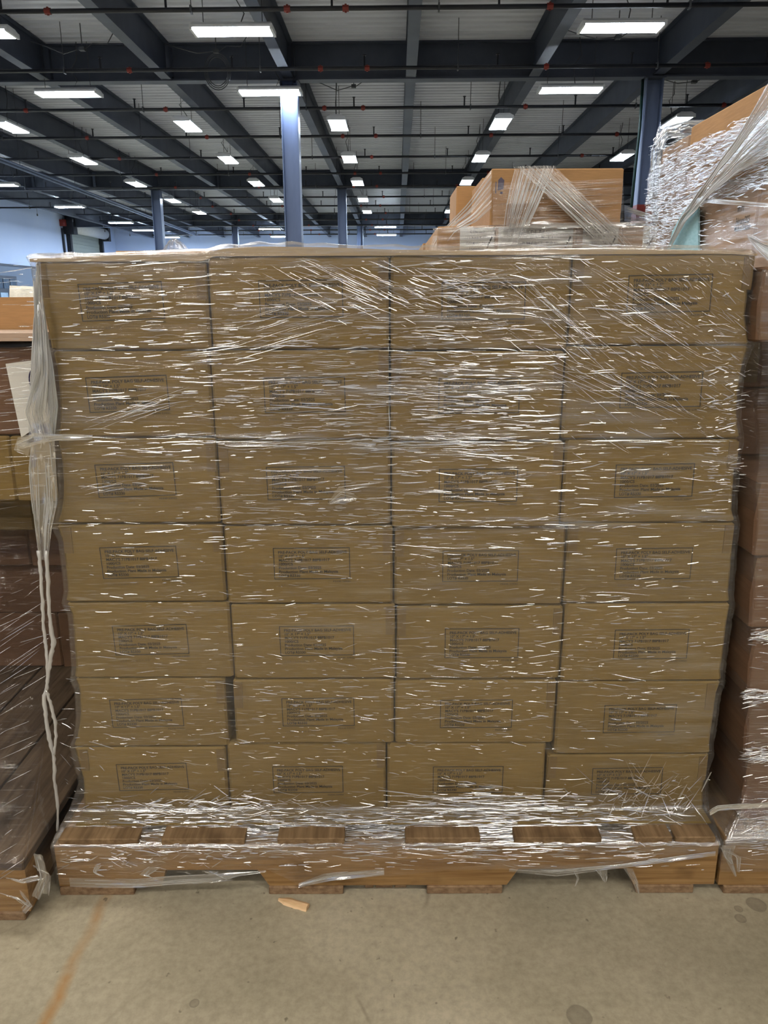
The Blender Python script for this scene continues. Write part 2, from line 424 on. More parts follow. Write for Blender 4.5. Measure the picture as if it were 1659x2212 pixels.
def text_mesh(lines, width=None, mat=None, bold=.012):
    """lines: (text, x, y_baseline, target width, height); flat print in the x-z plane facing -y"""
    V = []; F = []
    for body, x, z, w, hgt in lines:
        cu = bpy.data.curves.new('t', 'FONT'); cu.body = body; cu.size = 1; cu.resolution_u = 2; cu.offset = bold
        o = bpy.data.objects.new('t', cu); COL.objects.link(o)
        dg = bpy.context.evaluated_depsgraph_get()
        me = bpy.data.meshes.new_from_object(o.evaluated_get(dg))
        co = np.array([v.co[:] for v in me.vertices]); x0, x1 = co[:, 0].min(), co[:, 0].max()
        s = w/(x1-x0); sh = hgt/.70
        b = len(V)
        V += [(x+(p[0]-x0)*s, 0, z+p[1]*sh) for p in co]
        F += [tuple(i+b for i in q.vertices) for q in me.polygons]
        bpy.data.objects.remove(o); bpy.data.meshes.remove(me); bpy.data.curves.remove(cu)
    m = bpy.data.meshes.new('print'); m.from_pydata(V, [], F); m.materials.append(mat); return m

# ------------------------------------------------------------------ the building
DECKZ, BEAMZ, LAMPZ, PIPEZ = CAMH+4.9, CAMH+4.25, CAMH+3.98, CAMH+4.1
XW0, XW1, YW0, YW1 = -19.3, 21.0, -13.5, 55.0
GIRD = [1.9, 16.9, 31.9, 46.9]
rotb = Matrix.Rotation(BR, 3, 'Z')
def bloc(x, y, z=0.0): return rotb @ Vector((x, y, z))
def struct(name, mb, mat, **k): return tag(mb.build(name, mat, rz=BR, **k), kind='structure')

fl = MB().add([(-30, -20, 0), (30, -20, 0), (30, 62, 0), (-30, 62, 0), (-30, -20, -.2), (30, -20, -.2), (30, 62, -.2), (-30, 62, -.2)],
              [(0, 1, 2, 3), (7, 6, 5, 4), (0, 4, 5, 1), (1, 5, 6, 2), (2, 6, 7, 3), (3, 7, 4, 0)]).build('floor', M['floor'])
tag(fl, kind='structure')
# corrugated deck, ribs running across
mb = MB(); prof = []
y = YW0
while y < YW1:
    prof += [(y, 0), (y+.13, 0), (y+.155, .045), (y+.235, .045)]; y += .26
prof.append((YW1+.05, 0))
vs = []; fs = []
for (yy, zz) in prof: vs += [(XW0, yy, DECKZ+zz), (XW1, yy, DECKZ+zz)]
for i in range(len(prof)-1): fs.append((2*i, 2*i+1, 2*i+3, 2*i+2))
mb.add(vs, fs); mb.box(XW0, XW1, YW0, YW1, DECKZ+.06, DECKZ+.2)
struct('ceiling', mb, M['deck'])
# walls; the side wall has a grey dado
DADO = 2.85
struct('wall_left', MB().box(XW0-.2, XW0, YW0, 46.9, DADO, DECKZ+.1).box(XW0-.2, XW0, 52.3, YW1, 0, DECKZ+.1).box(XW0-.2, XW0, 46.9, 52.3, 5.1, DECKZ+.1), M['wall'])
struct('trim_1', MB().box(XW0-.2, XW0+.03, YW0, 46.9, 0, DADO), M['wall_grey'])
struct('trim_2', MB().box(XW0-.02, XW0+.06, YW0, 46.5, DADO-.03, DADO+.07), M['steel'])
struct('wall_far', MB().box(XW0-.2, XW1+.2, YW1, YW1+.2, 0, DECKZ+.1), M['wall'])
struct('wall_right', MB().box(XW1, XW1+.2, YW0, YW1, 0, DECKZ+.1), M['wall'])
struct('wall_back', MB().box(XW0-.2, XW1+.2, YW0-.2, YW0, 0, DECKZ+.1), M['wall'])

# roof beams
def ibeam(mb, axis, a, b, c, z0, z1, bf=.18, tf=.022, tw=.014):
    h = bf/2
    poly = [(c-h, z0), (c+h, z0), (c+h, z0+tf), (c+tw, z0+tf), (c+tw, z1-tf), (c+h, z1-tf), (c+h, z1), (c-h, z1), (c-h, z1-tf), (c-tw, z1-tf), (c-tw, z0+tf), (c-h, z0+tf)]
    return mb.prism(poly, axis, a, b)
girder_labels = ['deep dark steel girder above the aisle, nearest of the girders overhead', 'deep dark steel girder carried by the two closest columns',
                 'dark steel girder on the second line of columns', 'dark steel girder on the last line of columns near the end wall']
for gy, gl in zip(GIRD, girder_labels):
    root = thing('steel_girder', gl, 'beam', bloc(0, gy, 0), BR, 'steel girders across the hall')
    ibeam(MB(), 'X', XW0+.02, XW1-.02, 0, BEAMZ-.02, DECKZ-.002, .26, .028, .014).build('girder_section', M['steel'], root)
    for k in range(-7, 8):
        px = -2.15+2.416*k
        if XW0+.3 < px < XW1-.3:
            mbp = MB().box(px+.105, px+.12, -.12, -.0145, BEAMZ+.05, DECKZ-.08)
            mbp.build('stiffener_plate', M['steel'], root)
purl = {}
bay_txt = ['behind the aisle', 'above the stacks', 'past the first columns', 'past the second columns', 'past the last columns']
nths = ['', 'first', 'second', 'third', 'fourth', 'fifth', 'sixth', 'seventh', 'eighth']
bays = [(YW0+.02, GIRD[0]), (GIRD[0], GIRD[1]), (GIRD[1], GIRD[2]), (GIRD[2], GIRD[3]), (GIRD[3], YW1)]
for bi, (a, b) in enumerate(bays):
    if bi == 0: continue
    me = ibeam(MB(), 'Y', .135, b-a-(.135 if bi < 4 else .02), 0, BEAMZ, DECKZ-.004, .2, .02, .012).mesh('roof_beam', M['steel'])
    for k in range(-7, 7):
        px = -2.15+2.416*k
        if not (XW0+.3 < px < 14): continue
        if bi >= 2 and px > 12: continue
        tag(link('roof_beam', me, None, bloc(px, a, 0), BR), 'dark roof beam '+bay_txt[bi]+', '+('in line with the pale column' if k == 0 else nths[abs(k)]+' from the pale column '+('towards' if k < 0 else 'away from')+' the roll-up door'), 'beam', 'roof beams '+bay_txt[bi])

# columns
def column(x, y, label, red=False):
    root = thing('steel_column', label, 'column', bloc(x, y, 0), BR, 'steel columns')
    h, t, d = .165, .022, .17
    mbc = MB()
    mbc.prism([(p, q) for q, p in [(-h, -d), (h, -d), (h, -d+t), (.01, -d+t), (.01, d-t), (h, d-t), (h, d), (-h, d), (-h, d-t), (-.01, d-t), (-.01, -d+t), (-h, -d+t)]], 'Z', .02, BEAMZ-.022)
    mbc.build('shaft', M['column'], root)
    MB().box(-.26, .26, -.26, .26, 0, .02).build('base_plate', M['steel'], root)
    MB().box(-.2, .2, -.2, .2, BEAMZ-.05, BEAMZ-.0205).build('cap_plate', M['steel'], root)
    if red:
        MB().tube([(-.26, -.1, 2.9), (-.25, -.12, 3.6), (-.22, -.12, 4.4), (-.23, -.1, BEAMZ-.06)], .03, 6).build('green_hose', M['green'], root, True)
        MB().box(-h-.008, h+.008, -d-.008, d+.008, 2.6, 2.95).build('painted_band', M['red'], root)
column(-2.15, GIRD[1], 'pale blue grey steel column rising behind the middle of the wrapped stack')
column(5.05, GIRD[1], 'dark steel column with a red band, beside the tall wrapped load', True)
column(-9.4, GIRD[2], 'steel column on the second line, further along from the roll-up door', False)
column(-2.15, GIRD[2], 'slim dark steel column on the second line behind the pale column')
column(5.1, GIRD[2], 'steel column on the second line behind the taped boxes')
column(-9.4, GIRD[3], 'far steel column on the last line, nearer the roll-up door')
column(-2.15, GIRD[3], 'far steel column on the last line beside the stairs')

# sprinkler pipes with upright heads and red couplings
PY = [12.6+2.95*k for k in range(15)]
me_head = MB().tube([(0, 0, .03), (0, 0, .20)], .018, 6).tube([(0, 0, .20), (0, 0, .215)], .035, 6).mesh('sprinkler_head', M['pipe'])
me_cpl = MB().tube([(-.045, 0, 0), (.045, 0, 0)], .046, 8).tube([(0, 0, -.055), (0, 0, .055)], .018, 6).mesh('coupling', M['red'])
me_hang = MB().tube([(0, 0, .02), (0, 0, DECKZ-PIPEZ-.004)], .007, 4).box(-.012, .012, -.05, .05, -.05, .05).mesh('hanger', M['wire'])
for k, py in enumerate(PY):
    if abs(py-GIRD[2]) < .5: py -= .6
    if py > 53: continue
    xa = -18.9 if k < 9 else -15.5
    gi = sum(py > g for g in GIRD); 
    nth = ['first', 'second', 'third', 'fourth', 'fifth', 'sixth'][sum(1 for p in PY[:k] if sum(p-.6 > g for g in GIRD) == gi and p > GIRD[gi-1])] if gi > 1 else ['first', 'second'][k]
    root = thing('sprinkler_pipe', nth+' black sprinkler pipe with upright heads '+['', 'before the girder on the closest columns', 'beyond the girder on the closest columns', 'beyond the second girder', 'beyond the last girder'][gi], 'pipe', bloc(0, py, PIPEZ), BR, 'sprinkler pipes under the roof')
    MB().tube([(xa, 0, 0), (13, 0, 0)], .034, 8).build('pipe_run', M['pipe'], root, True)
    for j in range(-7, 5):
        x = -.95+2.416*j+(.35 if k % 2 else 0)
        if x > xa: link('sprinkler_head', me_head, root, (x, 0, 0))
    for j in (-8.2, -5.1, -1.6, -.75, 2.2+.3*(k % 3), 5.4, 7.1):
        link('coupling', me_cpl, root, (j+.2*(k % 2), 0, 0))
    for j in range(-5, 4):
        link('hanger', me_hang, root, (-3.0+3.6*j+.5*(k % 3), 0, 0))
# conduit running lengthwise over the far side aisle
q1, q2 = onZ(0, 347, CAMH+3.95), onZ(430, 511, CAMH+3.95)
root = thing('conduit', 'pair of pale conduits running lengthwise under the roof towards the end wall', 'pipe', (q1.x, q1.y, q1.z))
dv = (q2-q1)
for s, r in ((0, .05), (.2, .03)):
    MB().tube([(-dv.x*.1+s, -dv.y*.1, 0), (dv.x*.95+s, dv.y*.95, 0)], r, 8).build('conduit_run', M['column'], root, True)
for j in range(6):
    t = .05+j*.17
    MB().tube([(dv.x*t, dv.y*t, 0), (dv.x*t, dv.y*t, DECKZ-q1.z-.003)], .008, 4).build('hanger', M['wire'], root)

# lamps
LW, LD = 1.2, .40
me_house = MB().loft([[(-.62, -.20), (.62, -.20), (.62, .20), (-.62, .20)], [(-.62, -.20), (.62, -.20), (.62, .20), (-.62, .20)], [(-.6, -.12), (.6, -.12), (.6, .12), (-.6, .12)]], [.0, .035, .085]).mesh('housing', M['white_metal'])
me_diff = MB().box(-.575, .575, -.175, .175, -.025, -.001).mesh('diffuser', M['lamp'])
me_diffc = MB().box(-.575, .575, -.175, .175, -.025, -.001).mesh('diffuser', M['lamp_cool'])
me_diffw = MB().box(-.575, .575, -.175, .175, -.025, -.001).mesh('diffuser', M['lamp_warm'])
me_strip = MB()
for k_ in range(4): me_strip.box(-.575, .575, -.17+k_*.09, -.17+k_*.09+.07, -.025, -.001)
me_strip = me_strip.mesh('diffuser', M['lamp'])
me_end = MB().box(-.02, .02, -.205, .205, -.03, .04).mesh('end_cap', M['white_metal'])
drop = DECKZ-LAMPZ
def lamp(x, y, along, label, group, cool=False, rnd=random.Random(3)):
    root = thing('ceiling_lamp', label, 'lamp', bloc(x, y, LAMPZ), BR+(math.pi/2 if along == 'Y' else 0), group)
    link('housing', me_house, root); link('diffuser', me_diffw if cool == 2 else me_diffc if cool else me_strip if along == 'Y' else me_diff, root)
    for s in (-.605, .605): link('end_cap', me_end, root, (s, 0, 0))
    for s in (-.45, .45):
        MB().tube([(s, 0, .08), (s, 0, drop-.003)], .006, 4).build('suspension_wire', M['wire'], root)
    a = rnd.uniform(-.1, .1)
    pts = [(.1, .02, .08), (.16+a, .05, .25), (.05, .1+a, .45), (.2, .05, .62), (.22+a, .02, drop-.003)]
    MB().tube(pts, .009, 5).build('power_cord', M['wire'], root, True)
for y in (13.12, 16.65):
    for x in (-6.5, -2.5, 3.38):
        lamp(x, y, 'X', 'crosswise ceiling lamp ' + ('before' if y < 15 else 'close to')+' the closest girder, '+nths[(-6.5, -2.5, 3.38).index(x)+1]+' from the roll-up door side', 'crosswise lamps at the first girder')
for i, y in enumerate((19.5, 23.9, 28.5, 33.0, 37.3)):
    for x in (-9.1, -4.9, -1.38, 2.4, 6.45):
        if i >= 2 and x > 5: continue
        lamp(x, y, 'Y', 'lengthwise ceiling lamp, %s row past the closest girder, %s from the roll-up door side' % (nths[i+1], nths[(-9.1, -4.9, -1.38, 2.4, 6.45).index(x)+1]), 'lengthwise lamps over the hall')
for x, y in ((-13.9, 15.4), (-13.9, 22.0), (-13.9, 28.6), (-14.1, 35.0), (-14.3, 41.9), (-14.5, 46.2), (-14.4, 51.1), (-7.2, 45.8), (-7.35, 51.0), (-.65, 44.9), (-.66, 50.2)):  # first two lamps are out of view, added to brighten the side wall
    lamp(x, y, 'X', 'small distant ceiling lamp hung crosswise ' + ('near the side wall with the roll-up door' if x < -10 else 'near the stairs at the end wall' if x > -3 else 'between the last two far columns'), 'distant crosswise lamps', True)
for y in (9.5, 5.9, 2.4):
    for x in (-6.5, -2.5, 3.4):
        if y < 3: x += .8  # this unseen row is added to brighten the floor before the stacks
        lamp(x, y, 'X', 'unseen white ceiling lamp hung crosswise above the wrapped stacks', 'crosswise lamps over the stacks', 2 if y < 7 else False)
for y in (-1.9, -5.2, -8.6):
    for x in (-6.4, -2.35, 1.7, 6.0):  # column on the roll-up door side is unseen, added as fill light
        if x > 5 and y > -3: continue
        lamp(x, y, 'X', 'unseen white ceiling lamp hung crosswise over the aisle before the stacks', 'crosswise lamps over the aisle', 2)

# cable coil and loose cables under the deck
for i, (pxl, pyl) in enumerate(((412, 115), (118, 110), (1242, 85), (720, 190), (1480, 180))):
    q = onZ(pxl, pyl, CAMH+4.45); kb = math.floor((q.x+2.15)/2.416); q.x = -2.15+2.416*(kb+.5)+q.y*.0175
    root = thing('junction_box', 'grey junction box with cable'+(' coiled in a loop' if i == 0 else '')+' under the deck, '+('beside the coil lamp', 'beyond the lamp at the hall edge', 'beside the lamp over the tall load', 'near the pale column', 'behind the dark red-banded column')[i], 'junction box', (q.x, q.y, q.z))
    MB().box(-.05, .05, -.05, .05, 0, .06).build('cover', M['wire'], root)
    MB().tube([(0, 0, .05), (0, 0, DECKZ-q.z-.002)], .01, 5).build('rod', M['wire'], root)
    if i == 0:
        for rr in (.27, .24, .21):
            pts = [(math.cos(t)*rr*.9, .02, -.3+math.sin(t)*rr*1.15) for t in np.linspace(0, 2*math.pi, 25)]
            MB().tube(pts, .009, 5).build('cable_loop', M['wire'], root, True)
    pts = [(-.05, 0, .03), (-.35, 0, .0-.05*(i % 2)), (-.7, .05, .1), (-.95, 0, .16)]
    MB().tube(pts, .009, 5).build('cable', M['wire'], root, True)
    pts = [(.05, 0, .03), (.2, 0, .12), (.45, .05, .12), (.6, 0, .3)]
    MB().tube(pts, .009, 5).build('cable', M['wire'], root, True)

# roll-up door in the side wall
root = tag(link('door_1', None, None, bloc(XW0, 49.6, 0), BR), kind='structure')
Y0, Y1 = -2.6, 2.6
for i in range(26):
    MB().box(-.05, .02 if i % 2 else .005, Y0+.15, Y1-.2, i*.195, i*.195+.19).build('slat', M['door'], root)
MB().box(0, .22, Y0-.05, Y0+.2, 0, 5.3).build('guide_rail', M['black'], root)
MB().box(0, .22, Y1-.25, Y1, 0, 5.3).build('guide_rail', M['black'], root)
MB().tube([(.35, Y0+.1, 5.32), (.35, Y1-.1, 5.32)], .33, 16).build('coil_drum', M['white_metal'], root, True)
MB().box(.0, .62, Y0-.45, Y0+.1, 4.9, 5.72).build('drive_bracket', M['black'], root)
MB().box(.0, .62, Y1-.1, Y1+.3, 4.9, 5.72).build('drive_bracket', M['black'], root)
MB().box(.0, .3, Y0-.85, Y0-.62, 5.3, 5.65).build('motor', M['red'], root)
MB().box(.02, .12, Y0-.75, Y0-.62, 0, 5.19).build('chain_guide', M['black'], root)
# office window in the grey dado
root = tag(link('window_1', None, None, bloc(XW0+.03, 38.0, 0), BR), kind='structure')
MB().box(0, .06, -.9, 2.0, .1, 2.35).build('window_frame', M['steel'], root)
for i in range(4):
    MB().box(.06, .09, -.8+i*.68, -.24+i*.68, 1.75, 2.2).build('pane', M['glass_dark'], root)
for i in range(3):
    MB().box(.06, .09, -.75+i*.9, -.05+i*.9, .25, 1.55).build('pane', M['glass_light'], root)
# stairs by the end wall
sx, sy = bloc(.6, 50.5).x, bloc(.6, 50.5).y
root = thing('metal_stairs', 'steep steel stairs with rails climbing in front of the end wall', 'stairs', (sx, sy, 0), BR)
for yy in (-.5, .5):
    MB().prism([(-1.6, 0), (-1.2, 0), (3.2, 3.88), (2.8, 3.88)], 'Y', yy-.04, yy+.04).build('stringer', M['steel'], root)
    MB().tube([(-1.9, yy, 1.0), (2.4, yy, 4.8)], .03, 6).build('handrail', M['white_metal'], root)
    for j in range(7):
        x = -1.4+j*.62; z = (x+1.6)*.88
        MB().tube([(x, yy, z), (x, yy, z+1.05)], .022, 5).build('baluster', M['steel'], root)
for j in range(17):
    x = -1.25+j*.24; MB().box(x, x+.25, -.46, .46, (x+1.4)*.882, (x+1.4)*.882+.03).build('tread', M['steel'], root)

# ------------------------------------------------------------------ pallets
YP, YB = 1.185, 1.255                          # front of the pallet, front of the cartons
def pallet(label, x0, x1, yf, depth, rz=0.0, zt=.122, boards=None, notch=True, dark=False, bottom=None):
    w = x1-x0; root = thing('wooden_pallet', label, 'pallet', ((x0+x1)/2, yf, 0), rz, 'wooden pallets')
    zb, zs = .017, zt-.017
    n0 = [(.0, zb), (.152, zb)]
    def prof():
        p = [(-w/2, zb), (-w/2+.19, zb), (-w/2+.2, zb+.035), (-w/2+.37, zb+.035), (-w/2+.39, zb),
             (w/2-.385, zb), (w/2-.365, zb+.035), (w/2-.165, zb+.035), (w/2-.15, zb), (w/2, zb), (w/2, zs), (-w/2, zs)]
        return p if notch else [(-w/2, zb), (w/2, zb), (w/2, zs), (-w/2, zs)]
    for y0 in (0, depth/2-.019, depth-.038):
        if y0 > 0: notch = False  # stringers behind the front one stay solid, shaped to block light from behind
        MB().prism(prof(), 'Y', y0, y0+.038).build('stringer', M['wood'], root)
    bs = boards or [(-w/2+i*(w-.14)/6, -w/2+i*(w-.14)/6+.14) for i in range(7)]
    for a, b in bs:
        MB().box(a, b, -.003, depth, zs, zt, .0015).build('deck_board', M['wood_black'] if dark else M['wood_y'], root)
    for a, b in (bottom or [(-w/2+.01, -w/2+.15), (-.07, .07), (w/2-.15, w/2-.01)]):
        MB().box(a, b, -.004, depth, 0, zb, .0015).build('bottom_board', M['wood_dark'], root)
    return root
PXL, PXR = onY(126, 1895, YP).x, onY(1545, 1888, YP).x
pc = (PXL+PXR)/2
def rel(pxa, pxb, py, y=YP): return (onY(pxa, py, y).x-pc, onY(pxb, py, y).x-pc)
pallet('long notched wooden pallet under the stack of printed cartons', PXL, PXR, YP, 1.0,
       boards=[rel(a, b, 1825) for a, b in ((128, 300), (350, 530), (600, 745), (875, 1037), (1110, 1298), (1370, 1450), (1456, 1543))],
       bottom=[rel(a, b, 1930) for a, b in ((132, 292), (582, 742), (922, 1084), (1372, 1495))])
# broken stub of a board under the middle of the pallet, and a splinter on the floor
root = thing('board_stub', 'dark broken board stubs lying under the middle of the long pallet', 'wood scrap', (onZ(832, 1928).x, YP+.012, 0))
for a, b in ((-.038, -.022), (-.018, .014), (.018, .04)):
    MB().box(a, b, 0, .12, .0, .013, .001).build('splinter_piece', M['wood_dark'], root)
a, b = onZ(602, 1944), onZ(665, 1964)
L = (b-a).length
mb = MB(); rnd = random.Random(5); nn = 9
rings = []; 
for i in range(nn):
    t = i/(nn-1); wv = .0078*(.35+.65*min(1, t*3.5))*(1+.08*rnd.uniform(-1, 1)); hv = .009*(.4+.6*min(1, t*2))
    rings.append((t*L+(rnd.uniform(-.001, .001) if 0 < i < nn-1 else 0), wv, hv, rnd.uniform(-.0006, .0006)))
vs = []; fs = []
for (x, wv, hv, o) in rings: vs += [(x, -wv+o, 0), (x, wv*.7+o, 0), (x, wv+o, hv*.6), (x, wv*.2+o, hv), (x, -wv*.6+o, hv*.9)]
for i in range(nn-1):
    for k in range(5): fs.append((i*5+k, i*5+(k+1) % 5, (i+1)*5+(k+1) % 5, (i+1)*5+k))
fs += [(0, 1, 2, 3, 4), tuple((nn-1)*5+k for k in (4, 3, 2, 1, 0))]
spl = MB().add(vs, fs).build('wood_splinter', M['wood_pale'], None, loc=(a.x, a.y, 0), rz=math.atan2((b-a).y, (b-a).x))
tag(spl, 'small pale split piece of pallet wood lying on the concrete', 'wood scrap')

# ------------------------------------------------------------------ cartons
def carton_mesh(name, mat, levels, c=.004):
    """levels: (z, x0, x1, y0, y1) from bottom to top"""
    mb = MB(); rings = []
    for z, x0, x1, y0, y1 in levels:
        rings.append([(x0+c, y0), (x1-c, y0), (x1, y0+c), (x1, y1-c), (x1-c, y1), (x0+c, y1), (x0, y1-c), (x0, y0+c)])
    return mb.loft(rings, [l[0] for l in levels]).mesh(name, mat)
def plain_levels(w, d, hgt, c=.003):
    return [(0, -w/2+c, w/2-c, c, d-c), (c, -w/2, w/2, 0, d), (hgt/2, -w/2-.001, w/2+.001, -.001, d), (hgt-c, -w/2, w/2, 0, d), (hgt, -w/2+c, w/2-c, c, d-c)]

# silhouettes of the wrapped stack (photo points on the carton front plane) -> metres
silL = [(62, 556), (72, 572), (82, 640), (96, 700), (106, 752), (118, 800), (124, 860), (124, 925), (118, 950), (128, 1000), (132, 1060), (126, 1110), (117, 1134), (132, 1170), (139, 1230), (143, 1275), (138, 1302),
        (152, 1330), (157, 1400), (160, 1440), (156, 1467), (166, 1490), (169, 1550), (163, 1590), (154, 1612), (164, 1650), (176, 1690), (176, 1740)]
silR = [(1627, 545), (1622, 580), (1619, 640), (1613, 690), (1620, 720), (1623, 744), (1606, 790), (1597, 850), (1594, 905), (1602, 946), (1593, 990), (1588, 1060), (1586, 1105), (1594, 1130), (1588, 1170), (1583, 1240), (1579, 1280), (1582, 1304),
        (1573, 1350), (1565, 1420), (1560, 1450), (1563, 1470), (1551, 1500), (1543, 1560), (1537, 1600), (1538, 1628), (1527, 1660), (1523, 1710), (1523, 1745)]
def toz(pts, y):
    q = sorted([(onY(px, py, y).z, onY(px, py, y).x) for px, py in pts]); return np.array(q)
SL, SR = toz(silL, YB), toz(silR, YB)
def xl(z): return np.interp(z, SL[:, 0], SL[:, 1])
def xr(z): return np.interp(z, SR[:, 0], SR[:, 1])

colpx = [[85, 452, 842, 1232, 1622], [112, 458, 842, 1216, 1605], [130, 472, 845, 1215, 1590], [140, 486, 850, 1222, 1580],
         [155, 501, 855, 1215, 1562], [165, 498, 852, 1200, 1540], [175, 492, 835, 1178, 1525]]
rowpy = [[564, 757, 946, 1133, 1301, 1466, 1616, 1757], [552, 755, 950, 1136, 1305, 1467, 1606, 1757], [550, 757, 953, 1140, 1311, 1470, 1607, 1757], [548, 746, 948, 1130, 1304, 1472, 1630, 1757]]
labpx = [[(172, 612, 357, 690), (560, 607, 742, 684), (953, 610, 1136, 690), (1353, 593, 1538, 675)],
         [(188, 812, 366, 890), (572, 812, 746, 893), (947, 817, 1122, 892), (1337, 803, 1517, 880)],
         [(207, 1003, 380, 1072), (577, 1008, 746, 1079), (946, 1012, 1119, 1083), (1325, 1001, 1502, 1075)],
         [(218, 1180, 388, 1247), (591, 1183, 757, 1250), (955, 1192, 1122, 1258), (1326, 1183, 1498, 1252)],
         [(244, 1350, 410, 1413), (604, 1350, 766, 1416), (960, 1358, 1122, 1423), (1322, 1358, 1490, 1423)],
         [(238, 1511, 397, 1571), (609, 1506, 767, 1566), (950, 1512, 1107, 1570), (1300, 1520, 1463, 1583)],
         [(252, 1655, 408, 1703), (589, 1654, 742, 1716), (934, 1655, 1088, 1716), (1275, 1660, 1433, 1712)]]
tilt = [1.8, .6, .2, .9]                        # degrees, print slopes a little
LWD, LHT = .1325, .0575
rowsT = [('PRE-PACK POLY BAG SELF-ADHESIVE', .065, .90), ('10" X 17" + 1.5"', .072, .345), ("MACY'S 71PB1017 88PB1017", .07, .665), ('1000/CS', .072, .18),
         ('Production Date: 03/2025', .067, .555), ('Production Plant Made in Malaysia', .067, .775), ('LOT# R5330', .067, .275)]
tl = []
for i, (t, x, w) in enumerate(rowsT):
    tl.append((t, x*LWD, LHT*(1-.14-.1235*i)-.0026, w*LWD, .0050))
me_text = text_mesh(tl, None, M['ink'], .022)
me_small = text_mesh([('F5330 53932', .775*LWD, -.0062, .225*LWD, .0030)], None, M['ink'], .004)
me_code = text_mesh([('2 5 P / 2 2 H 0 3  0 3', .05*LWD, -.0128, .40*LWD, .0040)], None, M['ink_faint'], .0)
t = .0013
me_frame = MB().box(0, LWD, -.0002, 0, 0, t).box(0, LWD, -.0002, 0, LHT-t, LHT).box(0, t, -.0002, 0, t, LHT-t).box(LWD-t, LWD, -.0002, 0, t, LHT-t).mesh('print_frame', M['ink'])
coded = {(0, 0), (1, 1), (2, 0), (3, 0), (3, 1), (3, 3), (4, 0), (4, 1), (4, 2), (5, 1), (0, 2)}
layer_txt = ['top layer', 'second layer from the top', 'third layer from the top', 'middle layer', 'third layer from the pallet', 'second layer from the pallet', 'bottom layer on the pallet']
col_txt = ['end column beside the hanging film tail', 'second column from the hanging film tail', 'third column from the hanging film tail', 'end column beside the red brown cartons']
rnd = random.Random(11)
BDEP = .462
for r in range(7):
    for c in range(4):
        ztop = onY((colpx[r][c]+colpx[r][c+1])/2, rowpy[c][r], YB).z; zbot = onY((colpx[r][c]+colpx[r][c+1])/2, rowpy[c][r+1], YB).z
        if r == 6: zbot = .1245
        ztop -= .0012; zbot += (.0012 if r < 6 else 0)
        pm = (rowpy[c][r]+rowpy[c][r+1])/2
        x0 = onY(colpx[r][c], pm, YB).x+.0016; x1 = onY(colpx[r][c+1], pm, YB).x-.0016
        if (r, c) == (5, 0): x1 -= .006
        if (r, c) == (5, 1): x0 += .006
        cx = (x0+x1)/2
        yo = rnd.uniform(-.002, .004)+(.004 if (r, c) in ((3, 2), (5, 0)) else 0)
        root = thing('printed_carton', 'tan printed carton, %s, %s' % (layer_txt[r], col_txt[c]), 'carton', (cx, YB+yo, zbot), 0, 'printed cartons in the wrapped stack')
        lev = []; hh = ztop-zbot
        for z in (0, .003, .02, .045, .07, .09, .11, .125, hh-.003, hh):
            if z > hh: continue
            e = .003 if z in (0, hh) else 0
            a = x0 if c > 0 else max(x0-.02, xl(zbot+z)+.003)
            b = x1 if c < 3 else min(x1+.02, xr(zbot+z)-.003)
            bow = .0012*math.sin(math.pi*z/hh)
            lev.append((z, a-cx+e, b-cx-e, e-bow, BDEP-e))
        lev = sorted(set(lev)); body = carton_mesh('body', M['kraft'], lev)
        link('body', body, root)
        lp = labpx[r][c]
        q0 = onY(lp[0], lp[3], YB); q1 = onY(lp[2], lp[3], YB); q2 = onY(lp[0], lp[1], YB)
        q = onY((lp[0]+lp[2])/2, (lp[1]+lp[3])/2, YB)
        tlt = math.radians(tilt[c]*(1 if r < 3 else .7))
        ff = link('print_frame', me_frame, root, (q.x-cx-LWD/2*math.cos(tlt), -.0019, q.z-zbot-LHT/2-math.sin(tlt)*LWD/2))
        ff.rotation_euler = (0, -tlt, 0)
        link('print_text', me_text, ff, (0, -.0003, 0)); link('print_number', me_small, ff, (0, -.0003, 0))
        if (r, c) in coded: link('date_code', me_code, ff, (0, -.0003, 0))
        # tape tabs folded over the front edge
        for sx_, on in ((x0, (r+c) % 3 == 0 or (r, c) == (3, 2)), (x1, (r+2*c) % 3 != 1)):
            if on:
                dx = .009 if sx_ == x0 else -.009
                MB().box(sx_-cx+dx-.0075, sx_-cx+dx+.0075, -.0021, -.0005, hh-.047-.01*rnd.random(), hh-.0035).build('tape_tab', M['tape'], root)
        # one carton behind, so that the stack is two deep
        if c in (0, 3) or r == 0:
            back = carton_mesh('rear_carton', M['kraft'], [(z, a, b, y0, y1) for (z, a, b, y0, y1) in lev])
            o = link('rear_carton', back, None, (cx, YB+yo+BDEP+.006, zbot))
            tag(o, 'plain tan carton in the rear half of the stack of printed cartons', 'carton', 'rear cartons of the stack')
# sheet of board under the cartons
mb = MB().box(xl(.15)+.0, xr(.15)-.0, YB-.036, YB+.93, .1222, .1243)
tag(mb.build('slip_sheet', M['kraft'], None), 'thin brown cardboard sheet between the long pallet and the bottom cartons', 'cardboard sheet')

# ------------------------------------------------------------------ film around the stack of printed cartons
ZTOP = lambda x: np.interp(x, [onY(p[0], p[1], YB).x for p in TOPP], [onY(p[0], p[1], YB).z for p in TOPP])
TOPP = [(60, 556), (250, 548), (440, 543), (490, 533), (560, 529), (700, 531), (840, 536), (1000, 538), (1150, 537), (1240, 535), (1400, 535), (1560, 539), (1630, 545)]
